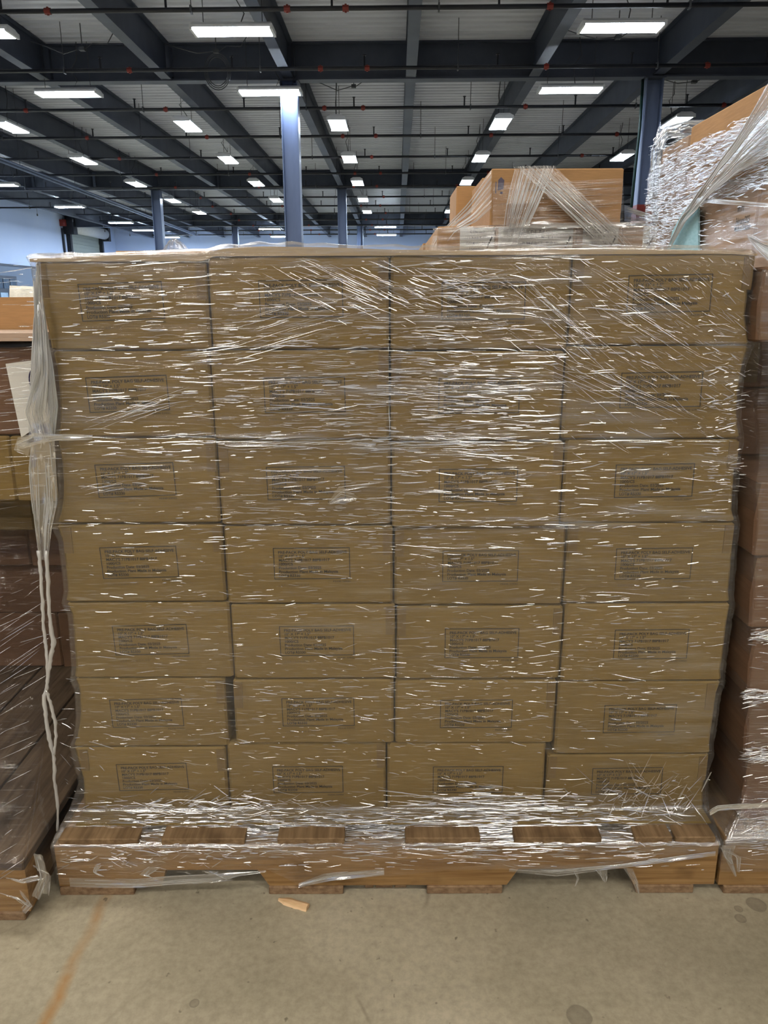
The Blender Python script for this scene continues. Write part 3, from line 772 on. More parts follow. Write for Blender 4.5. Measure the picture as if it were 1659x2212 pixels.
# wavy board laid over the top cartons
tx_ = [onY(colpx[0][c], 560, YB).x for c in (1, 2, 3)]; tz_ = [onY((colpx[0][c]+colpx[0][c+1])/2, rowpy[c][0], YB).z-.0012 for c in range(4)]
xs_ = np.linspace(xl(1.12)-.004, xr(1.12)+.006, 60); vs = []; fs = []
for i, x in enumerate(xs_):
    zt = float(ZTOP(x))-.0022; zl_ = zt-.003; kc = int(np.clip(np.searchsorted(tx_, x), 0, 3)); zf_ = min(zl_, tz_[kc]+.0006)
    yo = -.0022+.0012*math.sin(i*.7)
    for yy in (YB+yo, YB+.04, YB+.93):
        dz = 0 if yy < YB+.1 else -.003
        vs += [(x, yy, zf_ if yy < YB+.1 else zl_+dz), (x, yy, zt+dz)]
for i in range(59):
    a = i*6; b = a+6
    for k in (0, 2): fs += [(a+k, a+k+2, b+k+2, b+k), (a+k+1, b+k+1, b+k+3, a+k+3)]
    fs += [(a, b, b+1, a+1), (a+4, a+5, b+5, b+4)]
fs += [(0, 1, 3, 2), (2, 3, 5, 4)]+[tuple(59*6+i for i in q) for q in ((0, 2, 3, 1), (2, 4, 5, 3))]
tag(MB().add(vs, fs).build('top_sheet', M['board_tan'], None), 'wavy tan cardboard sheet lying on the top printed cartons under the film', 'cardboard sheet')
BOTP = [(120, 1908), (200, 1912), (300, 1916), (345, 1906), (400, 1890), (450, 1884), (520, 1880), (580, 1878), (620, 1896), (650, 1914), (700, 1900), (750, 1889), (850, 1891), (960, 1879), (1090, 1876), (1190, 1882), (1230, 1876), (1290, 1874), (1370, 1868), (1450, 1857), (1550, 1843)]
bx = np.array([onY(p[0], p[1], YP-.004).x for p in BOTP]); bz = np.array([max(.004, onY(p[0], p[1], YP-.004).z) for p in BOTP])

def wrap_mesh(prof, seed, mat, nf=240, ns=60, milk0=.04, top=None, bottom=None, wr=.0012, topband=.02, basemilk=.38, cap=.05, sag=None):
    """prof(z)-> xL,xR,yF,yB arrays ; a closed skirt of film around a load"""
    z0, z1, nz = prof['z0'], prof['z1'], prof['nz']
    zz = np.linspace(0, 1, nz)
    # perimeter parameter: left side back->front, front left->right, right side front->back, back
    tl = np.r_[[('L', v) for v in np.linspace(1, 0, ns)][:-1], [('F', v) for v in np.linspace(0, 1, nf)][:-1], [('R', v) for v in np.linspace(0, 1, ns)][:-1], [('B', v) for v in np.linspace(1, 0, 24)][:-1]]
    side = tl[:, 0]; val = tl[:, 1].astype(float); nu = len(val)
    xa, xb, ya, yb = prof['f'](np.linspace(z0, z1, nz))
    P = np.zeros((nz, nu, 3)); Nn = np.zeros((nz, nu, 3)); U = np.zeros((nz, nu)); 
    zmid = np.linspace(z0, z1, nz)
    for j in range(nu):
        v = val[j]; s = side[j]
        zt = z1; zb_ = z0
        xm = (xa+(xb-xa)*v) if s in 'FB' else (xa if s == 'L' else xb)
        if top is not None: zt = float(top(np.mean(xm)))
        if bottom is not None and s == 'F': zb_ = float(bottom(xa[0]+(xb[0]-xa[0])*v))
        if bottom is not None and s in 'LR': zb_ = float(bottom(xa[0] if s == 'L' else xb[0])) + .01*math.sin(v*23)
        z = zb_+(zt-zb_)*zz
        fa, fb, fya, fyb = prof['f'](z)
        if s == 'F': P[:, j] = np.stack([fa+(fb-fa)*v, fya, z], 1); Nn[:, j] = (0, -1, 0); U[:, j] = fa+(fb-fa)*v
        elif s == 'B': P[:, j] = np.stack([fa+(fb-fa)*v, fyb, z], 1); Nn[:, j] = (0, 1, 0); U[:, j] = 6-(fa+(fb-fa)*v)
        elif s == 'L': P[:, j] = np.stack([fa, fya+(fyb-fya)*v, z], 1); Nn[:, j] = (-1, 0, 0); U[:, j] = -3-(fya+(fyb-fya)*v)
        else: P[:, j] = np.stack([fb, fya+(fyb-fya)*v, z], 1); Nn[:, j] = (1, 0, 0); U[:, j] = 3+(fya+(fyb-fya)*v)
    V = P[:, :, 2]
    d = vnoise(U*7, V*75, seed)*wr*2 + vnoise(U*22, V*170, seed+2)*wr + vnoise(U*3, V*9, seed+4)*wr*1.5
    P += Nn*(np.clip(d, -wr*.6, 9)[..., None])
    milk = milk0*(1+1.6*vnoise(U*2.5, V*5, seed+8)) + .0
    milk += np.clip((vnoise(U*9, V*90, seed+6)-.12)*1.1, 0, .35)*np.clip(.6+1.6*vnoise(U*3, V*6, seed+9), .1, 1.4)
    if topband:
        ztv = np.array([P[-1, j, 2] for j in range(nu)])
        milk += np.exp(-((ztv[None]-V)/topband)**2)*.2
    if basemilk: milk += np.exp(-((V-.114)/.026)**2)*basemilk*(1+1.2*vnoise(U*8, V*60, seed+20))
    if prof.get('milk'): milk += prof['milk'](U, V, side)
    # fold the upper rim inwards over the load
    rim = []
    if cap:
        cxm = P[-1, :, 0].mean(); cym = P[-1, :, 1].mean()
        for k, (ins, dz) in enumerate(((.25, .004), (.6, .006), (1.0, .003))):
            R = P[-1].copy()
            wob = 1+.7*vnoise(np.arange(nu)*.09, np.full(nu, k*.3), seed+11)
            R[:, :2] -= Nn[-1, :, :2]*cap*ins*wob[:, None]
            R[:, 2] += dz+.004*vnoise(np.arange(nu)*.15, np.full(nu, 3.), seed+12)
            rim.append(R)
        P = np.concatenate([P, np.array(rim)]); U = np.concatenate([U, np.repeat(U[-1:], 3, 0)]); V = np.concatenate([V, V[-1:]+np.array([[.015], [.03], [.05]])])
        milk = np.concatenate([milk, np.repeat(milk[-1:], 3, 0)])
    return P, np.stack([U, V], 2), np.clip(milk, 0, 1), side, val

def mainprof(z):
    z = np.asarray(z, float)
    flare = np.clip((.205-z)/.09, 0, 1)**1.5; ffl = np.clip((.136-z)/.026, 0, 1)**1.2
    L_ = xl(np.maximum(z, .135))-.0025; R_ = xr(np.maximum(z, .135))+.0025
    L_ = L_+(PXL-.004-L_)*flare; R_ = R_+(PXR+.004-R_)*flare
    yf = (YB-.0055)+((YP-.0065)-(YB-.0055))*ffl
    yb = np.full_like(z, YB+2*BDEP+.012)+.05*flare
    return L_, R_, yf, yb
wroot = thing('stretch_wrap', 'clear crinkled stretch film wound around the stack of printed cartons and its pallet', 'plastic film', (0, 0, 0))
prof = dict(z0=.004, z1=1.14, nz=250, f=mainprof)
P, UV, mk, sd, vl = wrap_mesh(prof, 1, M['film'], nf=280, top=ZTOP, bottom=lambda x: np.interp(x, bx, bz), milk0=.05)
link('film_skirt', grid_mesh('film_skirt', P, UV, mk, M['film'], wrap=True), wroot)

def front_y(x, z):
    return (YB-.0055)+((YP-.0065)-(YB-.0055))*min(1.0, max(0.0, (.136-z)/.026))**1.2
def fpt(px, py, off=.0022):
    """photo pixel -> point on the film of the stack's front"""
    y = YB-.0055
    for _ in range(12):
        q = onY(px, py, y)
        if q.z > .15 and y > YB-.006: break
        y = .55*y+.45*front_y(q.x, q.z)
    return np.array([q.x, y-off, q.z])
# creases: (centre px, spread px, count, slope, length)
rnd = random.Random(21); segs = []
def crease(px, py, ln, slope, r, bend=0.0):
    n = max(3, int(ln/14)+2); pts = []
    for i in range(n):
        t = i/(n-1)-.5
        pts.append(fpt(px+ln*t, py+slope*ln*t+bend*(4*t*t-1)*ln+rnd.uniform(-.6, .6)))
    if all(PXL < p[0] < PXR and .05 < p[2] < 1.13 for p in pts): segs.append((pts, r, (0, -1, 0), math.radians(rnd.uniform(2, 48))))
blobs = [  # cx, cy, sx, sy, n, slope mean, slope sd, length
    (640, 700, 330, 110, 330, -.02, .05, 34), (560, 840, 260, 80, 240, -.01, .06, 36), (960, 700, 160, 120, 260, .0, .05, 44), (980, 870, 170, 70, 210, .01, .05, 44),
    (1380, 650, 190, 90, 250, .45, .25, 20), (1420, 830, 150, 90, 190, .5, .2, 20), (850, 620, 130, 40, 90, .45, .12, 34), (260, 620, 150, 60, 70, -.04, .05, 26),
    (640, 1040, 300, 110, 250, -.01, .06, 30), (1100, 1040, 260, 100, 170, -.02, .08, 34), (760, 955, 420, 10, 120, -.02, .04, 60), (700, 1135, 420, 12, 120, .0, .05, 36),
    (700, 1220, 420, 110, 260, .0, .10, 20), (1250, 1230, 260, 110, 120, -.02, .08, 26), (700, 1385, 420, 100, 220, .03, .14, 16), (1250, 1400, 240, 100, 120, -.06, .12, 20),
    (600, 1500, 350, 60, 230, .04, .1, 20), (1050, 1500, 250, 60, 170, .05, .1, 24), (650, 1600, 420, 30, 200, .05, .16, 14), (700, 1690, 450, 50, 150, .10, .15, 18),
    (450, 1740, 120, 14, 130, -.04, .3, 26), (720, 1770, 300, 25, 260, .0, .08, 34), (1080, 1735, 110, 18, 150, .01, .06, 46), (1150, 1790, 180, 22, 260, .0, .06, 34),
    (830, 1830, 480, 22, 330, .0, .06, 34), (1400, 1730, 70, 30, 110, -.3, 1.0, 20), (330, 1850, 150, 25, 110, .05, .4, 20), (620, 1785, 260, 14, 260, .0, .06, 30), (560, 1800, 300, 20, 200, .0, .05, 24), (1130, 1800, 160, 14, 150, 0, .05, 34), (1540, 600, 50, 60, 60, .6, .5, 14), (1560, 870, 30, 90, 80, -.1, .2, 18),
    (130, 1660, 30, 60, 40, .9, .4, 14), (1560, 1030, 25, 40, 40, 0, .1, 18)]
for (cx, cy, sx_, sy_, n, sm, ss, ln) in blobs:
    low = 1110 < cy < 1700
    for _ in range(int(n*(1.0 if low else 1.6))):
        crease(rnd.gauss(cx, sx_), rnd.gauss(cy, sy_), ln*.75*rnd.lognormvariate(0, .6), rnd.gauss(sm, ss), (.00024+.0006*rnd.random()**2.5) if low else (.00028+.0009*rnd.random()**2.5), rnd.uniform(-.03, .03))
# long diagonal pulls where one winding crosses another
for (ax, ay, bx_, by_, n, sp) in ((640, 560, 880, 668, 26, 40), (500, 740, 860, 640, 20, 50), (1080, 560, 1420, 860, 26, 90), (1130, 745, 1560, 940, 22, 40), (1240, 580, 1560, 790, 22, 80), (180, 925, 440, 830, 18, 22), (150, 1060, 420, 1010, 8, 20), (880, 640, 1200, 560, 10, 30), (330, 780, 560, 760, 12, 25)):
    for _ in range(n):
        o = rnd.gauss(0, sp*.5); t0 = rnd.uniform(0, .5); t1 = t0+rnd.uniform(.15, .5)
        dx, dy = bx_-ax, by_-ay
        p0 = (ax+dx*t0, ay+dy*t0+o); p1 = (ax+dx*t1, ay+dy*t1+o)
        crease((p0[0]+p1[0])/2, (p0[1]+p1[1])/2, p1[0]-p0[0], dy/dx+rnd.gauss(0, .04), rnd.uniform(.00022, .0005))
tag(link('film_crease', ribbons_mesh('film_crease', segs, M['strand']), wroot), kind='stuff')

# hanging twisted tail of film at the stack's edge
def ppt(px, py, y): return onY(px, py, y)
yt = YB-.012
sheet('tail_bunch', [ppt(76, 566, yt-.004), ppt(74, 640, yt-.01), ppt(72, 720, yt-.012), ppt(68, 800, yt-.014), ppt(60, 880, yt-.016), ppt(62, 945, yt-.018)],
      [ppt(86, 566, yt), ppt(92, 640, yt-.004), ppt(104, 720, yt-.004), ppt(116, 800, yt-.004), ppt(124, 880, yt-.004), ppt(118, 945, yt-.006)], M['film_v'], wroot, 60, 26, .5, .016, 70, .0010, 31)
sheet('tail_fold', [ppt(70, 600, yt-.014), ppt(76, 700, yt-.022), ppt(80, 800, yt-.026), ppt(52, 890, yt-.03), ppt(70, 950, yt-.028)],
      [ppt(84, 600, yt-.01), ppt(98, 700, yt-.016), ppt(104, 800, yt-.02), ppt(100, 890, yt-.02), ppt(116, 950, yt-.02)], M['film_v'], wroot, 50, 22, .42, .014, 50, .0009, 33)
sheet('tail_knot', [ppt(35, 958, yt-.02), ppt(70, 936, yt-.03), ppt(120, 938, yt-.02), ppt(200, 940, yt+.004)],
      [ppt(34, 975, yt-.01), ppt(72, 962, yt-.03), ppt(120, 952, yt-.02), ppt(200, 950, yt+.004)], M['film_v'], wroot, 30, 10, .6, .006, 14, .0009, 35)
sheet('tail_corner', [ppt(30, 972, yt-.01), ppt(48, 980, yt-.012), ppt(62, 985, yt-.012)], [ppt(38, 945, yt-.02), ppt(55, 940, yt-.02), ppt(70, 940, yt-.02)], M['film_v'], wroot, 14, 10, .22, .004, 6, .0006, 36)
sheet('tail_sheet', [ppt(64, 950, yt-.02), ppt(62, 1010, yt-.02), ppt(68, 1080, yt-.02), ppt(76, 1150, yt-.02), ppt(84, 1210, yt-.02)],
      [ppt(119, 950, yt-.014), ppt(123, 1030, yt-.014), ppt(124, 1090, yt-.014), ppt(112, 1140, yt-.014), ppt(104, 1210, yt-.014)], M['film_v'], wroot, 44, 20, .28, .010, 26, .0009, 37)
def rope(pts, r, seed):
    rr = random.Random(seed); pts = [Vector(p) for p in pts]
    fine = []; rad = []
    for i in range(len(pts)-1):
        for k in range(6):
            t = k/6; p = pts[i].lerp(pts[i+1], t)
            fine.append(p+Vector((rr.uniform(-1, 1), rr.uniform(-1, 1), 0))*.0007); rad.append((r[i]*(1-t)+r[i+1]*t)*rr.uniform(.8, 1.2))
    fine.append(pts[-1]); rad.append(r[-1])
    me = MB().tube(fine, rad, 7).mesh('tail_rope', M['strand_white'], True)
    return link('tail_rope', me, wroot)
yr = yt-.018
rope([ppt(84, 1190, yr), ppt(88, 1240, yr), ppt(92, 1300, yr), ppt(93, 1345, yr), ppt(98, 1385, yr), ppt(101, 1420, yr), ppt(103, 1460, yr), ppt(100, 1490, yr)], [.0035, .003, .003, .0026, .003, .0026, .0026, .0022], 1)
rope([ppt(100, 1190, yr-.003), ppt(104, 1270, yr-.003), ppt(108, 1350, yr-.003), ppt(116, 1388, yr-.003), ppt(110, 1415, yr-.003), ppt(105, 1455, yr-.003), ppt(101, 1490, yr-.003)], [.003, .0036, .003, .004, .0035, .003, .0025], 2)
rope([ppt(100, 1488, yr), ppt(95, 1505, yr), ppt(99, 1550, yr), ppt(106, 1595, yr), ppt(117, 1640, yr), ppt(118, 1690, yr), ppt(125, 1740, yr), ppt(124, 1795, yr)], [.003, .0032, .0034, .0034, .003, .0028, .0026, .0022], 3)
rope([ppt(100, 1490, yr-.003), ppt(109, 1520, yr-.003), ppt(119, 1560, yr-.003), ppt(121, 1590, yr-.003), ppt(117, 1630, yr-.003)], [.0025, .0028, .003, .0028, .0022], 4)
# torn shreds along the lower hem
def shred(pts, wpx, seed, y=YP-.008):
    A = [onY(px, py, y-.002*i) for i, (px, py) in enumerate(pts)]; B_ = [onY(px+wpx*(1-.75*i/(len(pts)-1)), py+2, y-.002*i) for i, (px, py) in enumerate(pts)]
    sheet('torn_shred', A, B_, M['film_v'], wroot, 16, 8, .35, .005, 6, .0004, seed)
shred([(1236, 1880), (1246, 1896), (1240, 1916)], 10, 51); shred([(1285, 1876), (1296, 1892), (1303, 1904)], 26, 52); shred([(1345, 1874), (1366, 1905), (1377, 1930)], 22, 53)
shred([(320, 1872), (300, 1890), (330, 1896)], 30, 54); shred([(205, 1868), (200, 1884), (222, 1892)], 14, 55); shred([(430, 1880), (480, 1900), (450, 1906)], 40, 56)
shred([(1556, 1830), (1570, 1862), (1586, 1892)], 22, 57, YP-.01); shred([(1560, 1826), (1562, 1850), (1578, 1866)], 30, 58, YP-.012)
def hem(A, B_, seed):
    sheet('hem_flap', [onY(x, y, YP-.0075) for x, y in A], [onY(x, y, YP-.010) for x, y in B_], M['film_v'], wroot, 40, 8, .42, .004, 10, .0006, seed)
hem([(150, 1896), (300, 1900), (380, 1893), (520, 1884), (575, 1880)], [(150, 1917), (300, 1918), (455, 1907), (520, 1892), (575, 1884)], 62)
hem([(645, 1908), (700, 1888), (830, 1876)], [(645, 1917), (720, 1902), (830, 1890)], 63)
hem([(1100, 1876), (1200, 1880), (1330, 1868), (1545, 1838)], [(1100, 1884), (1200, 1894), (1330, 1876), (1545, 1848)], 64)
# crumpled twist of film stuck over one print
cc = [fpt(715+45*math.cos(a_)*(.5+.5*rnd.random()), 1066+16*math.sin(a_)*(.6+.6*rnd.random()), .004+.004*rnd.random()) for a_ in np.linspace(0, 6.2, 12)]
sheet('film_crumple', [Vector(fpt(712, 1082, .004)), Vector(fpt(735, 1045, .007)), Vector(fpt(773, 1072, .004))], [Vector(fpt(712, 1086, .006)), Vector(fpt(740, 1086, .009)), Vector(fpt(770, 1078, .005))], M['film_v'], wroot, 20, 12, .12, .006, 8, .0006, 61)

# ------------------------------------------------------------------ the stack beside it, pale film, red brown cartons
RY = 1.225
rc = [(1646, 640), (1648, 700), (1641, 880), (1640, 1000), (1636, 1150), (1630, 1300), (1624, 1430), (1618, 1560), (1613, 1690)]
RC = toz(rc, RY)
def rx(z): return float(np.interp(z, RC[:, 0], RC[:, 1]))
RP0 = onY(1551, 1900, YP).x
pallet('wooden pallet with a thick pale front board beside the long notched pallet', RP0, RP0+1.0, YP-.002, 1.0, notch=False)
rz_ = [.124, .252, .38, .512, .645, .775, .905, 1.00, 1.115]
rnd = random.Random(8)
rlab = ['bottom layer on the pallet', 'second layer from the pallet', 'third layer from the pallet', 'fourth layer from the pallet', 'fifth layer from the pallet', 'sixth layer from the pallet', 'layer below top', 'top layer']
for i in range(8):
    z0, z1 = rz_[i], rz_[i+1]; hh = z1-z0-.002
    xa = rx((z0+z1)/2)
    for j in range(2):
        for k in range(2):
            w = .44
            lev = [(z, a-(.004 if j == 0 and .02 < z < hh-.01 else 0), b, c_, d_) for z, a, b, c_, d_ in plain_levels(w, .24 if i in (5, 6) and k == 0 else .46, hh)]
            o = thing('wrapped_carton', 'red brown carton below the tall load, %s, %s' % (rlab[i], ('front' if k == 0 else 'rear')+(' at the gap' if j == 0 else ' away from gap')), 'carton',
                      (xa+w/2+j*(w+.006), RY+.004*(i % 2)+k*.468+(.22 if i in (5, 6) and k == 0 else 0), z0), 0, 'red brown cartons under film')
            link('body', carton_mesh('body', M['kraft_red'], lev), o)
            if i == 7 or (i % 2 == 0): MB().box(-w/2+.05, -w/2+.1, -.0022, -.0012, .01, hh-.01).build('tape_strip', M['tape'], o)
def rprof(z):
    z = np.asarray(z, float)
    xx = np.interp(z, RC[:, 0], RC[:, 1])
    saw = .006*np.abs(np.sin((z-.124)/.129*math.pi))
    fl_ = np.clip((.20-z)/.085, 0, 1)**1.4
    L_ = xx-.008+saw; L_ = L_+(RP0-.001-L_)*fl_
    yf = (RY-.006)+((YP-.010)-(RY-.006))*fl_
    return L_, np.full_like(z, RP0+1.02), yf, np.full_like(z, RY+.96)
rroot = thing('stretch_wrap', 'clear stretch film around the red brown cartons beside the long pallet', 'plastic film')
P, UV, mk, sd, vl = wrap_mesh(dict(z0=.05, z1=1.104, nz=150, f=rprof), 3, M['film'], nf=110, ns=80, milk0=.09, bottom=lambda x: .052, cap=.04)
link('film_skirt', grid_mesh('film_skirt', P, UV, mk, M['film'], wrap=True), rroot)
sheet('film_band', [onY(1534, 1752, YP-.02), onY(1548, 1742, YP-.016), onY(1600, 1738, YP-.012), onY(1680, 1734, YP-.012)], [onY(1534, 1762, YP-.02), onY(1552, 1752, YP-.016), onY(1600, 1748, YP-.012), onY(1680, 1744, YP-.012)], M['film_v'], rroot, 30, 8, .75, .003, 10, .0008, 71)
rnd = random.Random(4); segs = []
for _ in range(1500):
    px_ = rnd.uniform(1606, 1670) if _ < 420 else rnd.uniform(1670, 2350); py_ = rnd.choice([rnd.uniform(1230, 1860), rnd.gauss(1375, 8), rnd.gauss(1500, 8), rnd.gauss(1628, 10), rnd.gauss(1790, 30)])
    pts = []
    ln = rnd.uniform(6, 40); sl = rnd.gauss(-.05, .15)
    for t in np.linspace(-.5, .5, 4):
        y = RY-.006
        for _i in range(5):
            q = onY(px_+ln*t, py_+sl*ln*t, y); y = float(rprof(np.array([q.z]))[2][0])
        pts.append(np.array([q.x, y-.002, q.z]))
    if min(p[0] for p in pts) > RP0+.01: segs.append((pts, rnd.uniform(.00025, .0007), (0, -1, 0), math.radians(rnd.uniform(2, 48))))
tag(link('film_crease', ribbons_mesh('film_crease', segs, M['strand']), rroot), kind='stuff')
shred([(1560, 1836), (1590, 1850), (1592, 1882)], 18, 59, YP-.014)

# tall load on top of that stack: its long side faces the gap
UX = .685
zA, zB, zC = 1.1152, 1.29, onX(1659, 180, UX).z
def side_y(px, py): return onX(px, py, UX).y
ysp = side_y(1632, 500)
loads = [(1.20, ysp-.003, zA, zB-.002, M['kraft_pale'], 'pale pinkish carton in the lower row of the tall load, near end'),
         (ysp+.003, 2.03, zA, zB-.002, M['kraft_pale'], 'pale pinkish carton with dark date print, lower row of the tall load'),
         (1.20, 1.86, zB, zC, M['kraft_light'], 'large bare tan carton on top of the tall load'),
         (1.866, 2.06, zB, zC-.014, M['kraft_pale'], 'small pale carton at the rear top of the tall load')]
for i, (y0, y1, z0, z1, mt, lb) in enumerate(loads):
    root = thing('load_carton', lb, 'carton', (UX+.33, y0, z0), 0, 'cartons of the tall load')
    link('body', carton_mesh('body', mt, plain_levels(.66, y1-y0, z1-z0)), root)
    if i == 1:
        hz = lambda px, py: onX(px, py, UX).z-z0
        yl = lambda px, py: side_y(px, py)                      # the face runs in depth: left in the picture is further away
        def ln(body, a, b_, hgt): return (body, -(yl(*a)-y0), hz(*a), yl(*a)-yl(*b_), hgt)
        tm = text_mesh([ln('February/2025', (1591, 486), (1621, 478), .0125), ln('Made in Vietnam', (1588, 501), (1623, 494), .0115), ln('WPE', (1594, 458), (1610, 455), .012)], None, M['ink'], .016)
        for mm in (tm,):
            o = link('print_text', mm, root, (-.33-.002, .0, 0)); o.rotation_euler = (0, 0, -math.pi/2)
            o.location = (-.33-.002, 0, 0)
uroot = thing('stretch_wrap', 'shiny crinkled stretch film around the tall load on the neighbouring stack', 'plastic film')
def uprof(z):
    z = np.asarray(z, float)
    return np.full_like(z, UX-.008)-.004*np.sin(z*40), np.full_like(z, UX+.67), np.full_like(z, 1.19), np.full_like(z, 2.085)+.01*np.sin(z*25)
P, UV, mk, sd, vl = wrap_mesh(dict(milk=lambda U, V, s_: -.3*((V < 1.26)[...] & (np.abs(U) < 4.75)), z0=1.125, z1=1.385, nz=90, f=uprof), 6, M['film_v'], nf=40, ns=190, milk0=.22, cap=.03, wr=.003, topband=.03, basemilk=0)
link('film_skirt', grid_mesh('film_skirt', P, UV, mk, M['film'], wrap=True), uroot)
rnd = random.Random(14); segs = []
for _ in range(3000):
    yy = rnd.uniform(1.42, 2.08); zc = rnd.uniform(1.16, 1.39); ln = .03*rnd.lognormvariate(0, .5); sl = rnd.gauss(.03, .11)
    if zc < 1.255 and yy < 1.74 and rnd.random() < .92: continue
    if yy > 1.85 and rnd.random() < .35: zc += .05
    segs.append(([np.array([UX-.0135-.002*rnd.random(), yy+ln*t, zc+sl*ln*t+rnd.uniform(-.0008, .0008)]) for t in np.linspace(-.5, .5, 5)], rnd.uniform(.0003, .0012), (-1, 0, 0), math.radians(rnd.uniform(-4, 32))))
tag(link('film_crease', ribbons_mesh('film_crease', segs, M['strand']), uroot), kind='stuff')
# loose bulging bag at the far corner
Yg = 2.08
A = [(1432, 262), (1432, 300), (1430, 350), (1430, 400), (1432, 450), (1440, 500), (1440, 545)]
Bp = [(1425, 275), (1404, 320), (1396, 370), (1394, 410), (1402, 450), (1420, 500), (1425, 545)]
for k, dy in enumerate((0, .09, -.05)):
    sheet('film_bulge', [onY(x+3*k, y, Yg-.02+dy*.4) for x, y in A], [onY(x+9*k, y+6*k, Yg+.02+dy) for x, y in Bp], M['film_blue'], uroot, 40, 24, .26, .016, 40, .0010, 81+k)
sheet('film_ruff', [onY(x, y, 2.0) for x, y in ((1410, 300), (1440, 275), (1480, 262), (1530, 262), (1570, 250))], [onY(x, y, 1.95) for x, y in ((1425, 330), (1445, 300), (1485, 300), (1530, 305), (1580, 280))], M['film_blue'], uroot, 50, 22, .2, .02, 50, .0010, 85)
# twisted diagonal bands of film over the load's side
def opx(px, py, off): return onX(px, py, UX-off)
sheet('film_band', [opx(1668, 168, .03), opx(1590, 300, .03), opx(1520, 400, .028), opx(1470, 470, .026), opx(1440, 540, .024)],
      [opx(1668, 330, .028), opx(1600, 370, .03), opx(1530, 425, .03), opx(1482, 480, .028), opx(1446, 545, .026)], M['film_band'], uroot, 60, 20, .22, .006, 40, .0009, 91, True)
sheet('film_band', [opx(1668, 448, .026), opx(1600, 444, .026), opx(1500, 436, .026)], [opx(1668, 440, .026), opx(1600, 434, .026), opx(1500, 426, .026)], M['film_band'], uroot, 40, 8, .35, .003, 8, .0008, 93, True)
sheet('film_band', [opx(1690, 600, .024), opx(1650, 555, .026), opx(1612, 515, .024)], [opx(1690, 520, .024), opx(1650, 520, .026), opx(1616, 505, .024)], M['film_band'], uroot, 30, 14, .15, .004, 24, .0008, 95, True)
# light blue foam showing between the bands
pts = [opx(1442, 545, .016), opx(1452, 500, .016), opx(1474, 460, .016), opx(1500, 432, .016), opx(1507, 440, .016), opx(1508, 545, .016)]
mb = MB(); n = len(pts); v1 = [p for p in pts]; v2 = [p+Vector((.0045, 0, 0)) for p in pts]
mb.add(v1+v2, [tuple(range(n)), tuple(range(2*n-1, n-1, -1))]+[(i, i+n, (i+1) % n+n, (i+1) % n) for i in range(n)])
tag(mb.build('foam_pad', M['blue_foam'], None), 'light blue foam pad tucked under the film of the tall load', 'foam pad')

# ------------------------------------------------------------------ stack on the other side: cartons set back, film sweeping down to the pallet
LY = 1.44; LXR = -.628
pallet('worn wooden pallet with torn film, next to the hanging film tail', -1.64, -.632, 1.125, 1.0, 0, notch=False, dark=True)
lay = [(.1225, .28, [-.86]), (.28, .43, [-.80]), (.43, .56, [-.88]), (.56, .69, [-.80]), (.69, .82, [-.715]), (.82, .985, [-.93])]
lback = [.42, .42, .36, .24, 0, 0]
ltx = ['bottom layer', 'second layer up', 'third layer up', 'fourth layer up', 'next to top', 'top layer']
for i, (z0, z1, cut) in enumerate(lay):
    edges = [-1.5, -1.18]+cut+[LXR-.004*(i % 3)]
    for j in range(3):
        w = edges[j+1]-edges[j]-.004
        o = thing('brown_carton', 'brown carton in the stack with white sheet, %s, %s' % (ltx[i], ['far end', 'middle', 'end at the film tail'][j]), 'carton', ((edges[j]+edges[j+1])/2, LY+.006*((i+j) % 2)+lback[i], z0), 0, 'cartons of the set-back stack')
        link('body', carton_mesh('body', M['kraft_red'] if i in (5, 1, 2, 0) else M['kraft'], plain_levels(w, .62-lback[i], z1-z0-.002)), o)
def lprof(z):
    z = np.asarray(z, float)
    t = np.clip((.62-z)/.50, 0, 1)**1.25
    yf = (LY-.012)+(1.112-(LY-.012))*t
    xr_ = np.full_like(z, LXR+.008)+(-.628+.003-LXR-.008)*t
    return np.full_like(z, -1.62), xr_, yf, np.full_like(z, LY+.66)
lroot = thing('stretch_wrap', 'clear stretch film sweeping from the set-back brown cartons down to their pallet', 'plastic film')
P, UV, mk, sd, vl = wrap_mesh(dict(z0=.02, z1=.995, nz=130, f=lprof), 9, M['film'], nf=170, ns=70, milk0=.0, bottom=lambda x: .03+.012*math.sin(x*60), cap=.06, basemilk=.12, wr=.002)
link('film_skirt', grid_mesh('film_skirt', P, UV, mk*.2+np.clip((.34-UV[..., 1])/.3, 0, 1)*.16*(1+1.5*vnoise(UV[..., 0]*14, UV[..., 1]*9, 44)), M['film_thin'], wrap=True), lroot)  # milk thickens towards the bottom, painting in the film's grey glare
rnd = random.Random(17); segs = []
def lpt(px, py, off=.003):
    y = LY
    for _ in range(10):
        q = onY(px, py, y); y = .5*y+.5*float(lprof(np.array([q.z]))[2][0])
    return np.array([q.x, y-off, q.z])
for _ in range(170):
    py_ = rnd.uniform(715, 1100) if rnd.random() < .6 else rnd.uniform(1250, 1900); px_ = rnd.uniform(-20, 130)
    sl = rnd.gauss(-.12, .05) if py_ < 1100 else rnd.gauss(-.55, .12); ln = rnd.uniform(15, 90)
    pts = [lpt(px_+ln*t, py_+sl*ln*t) for t in np.linspace(-.5, .5, 5)]
    if max(p[0] for p in pts) < LXR+.006: segs.append((pts, rnd.uniform(.0002, .0005), (0, -1, 0), math.radians(rnd.uniform(2, 50))))
tag(link('film_crease', ribbons_mesh('film_crease', segs, M['strand']), lroot), kind='stuff')
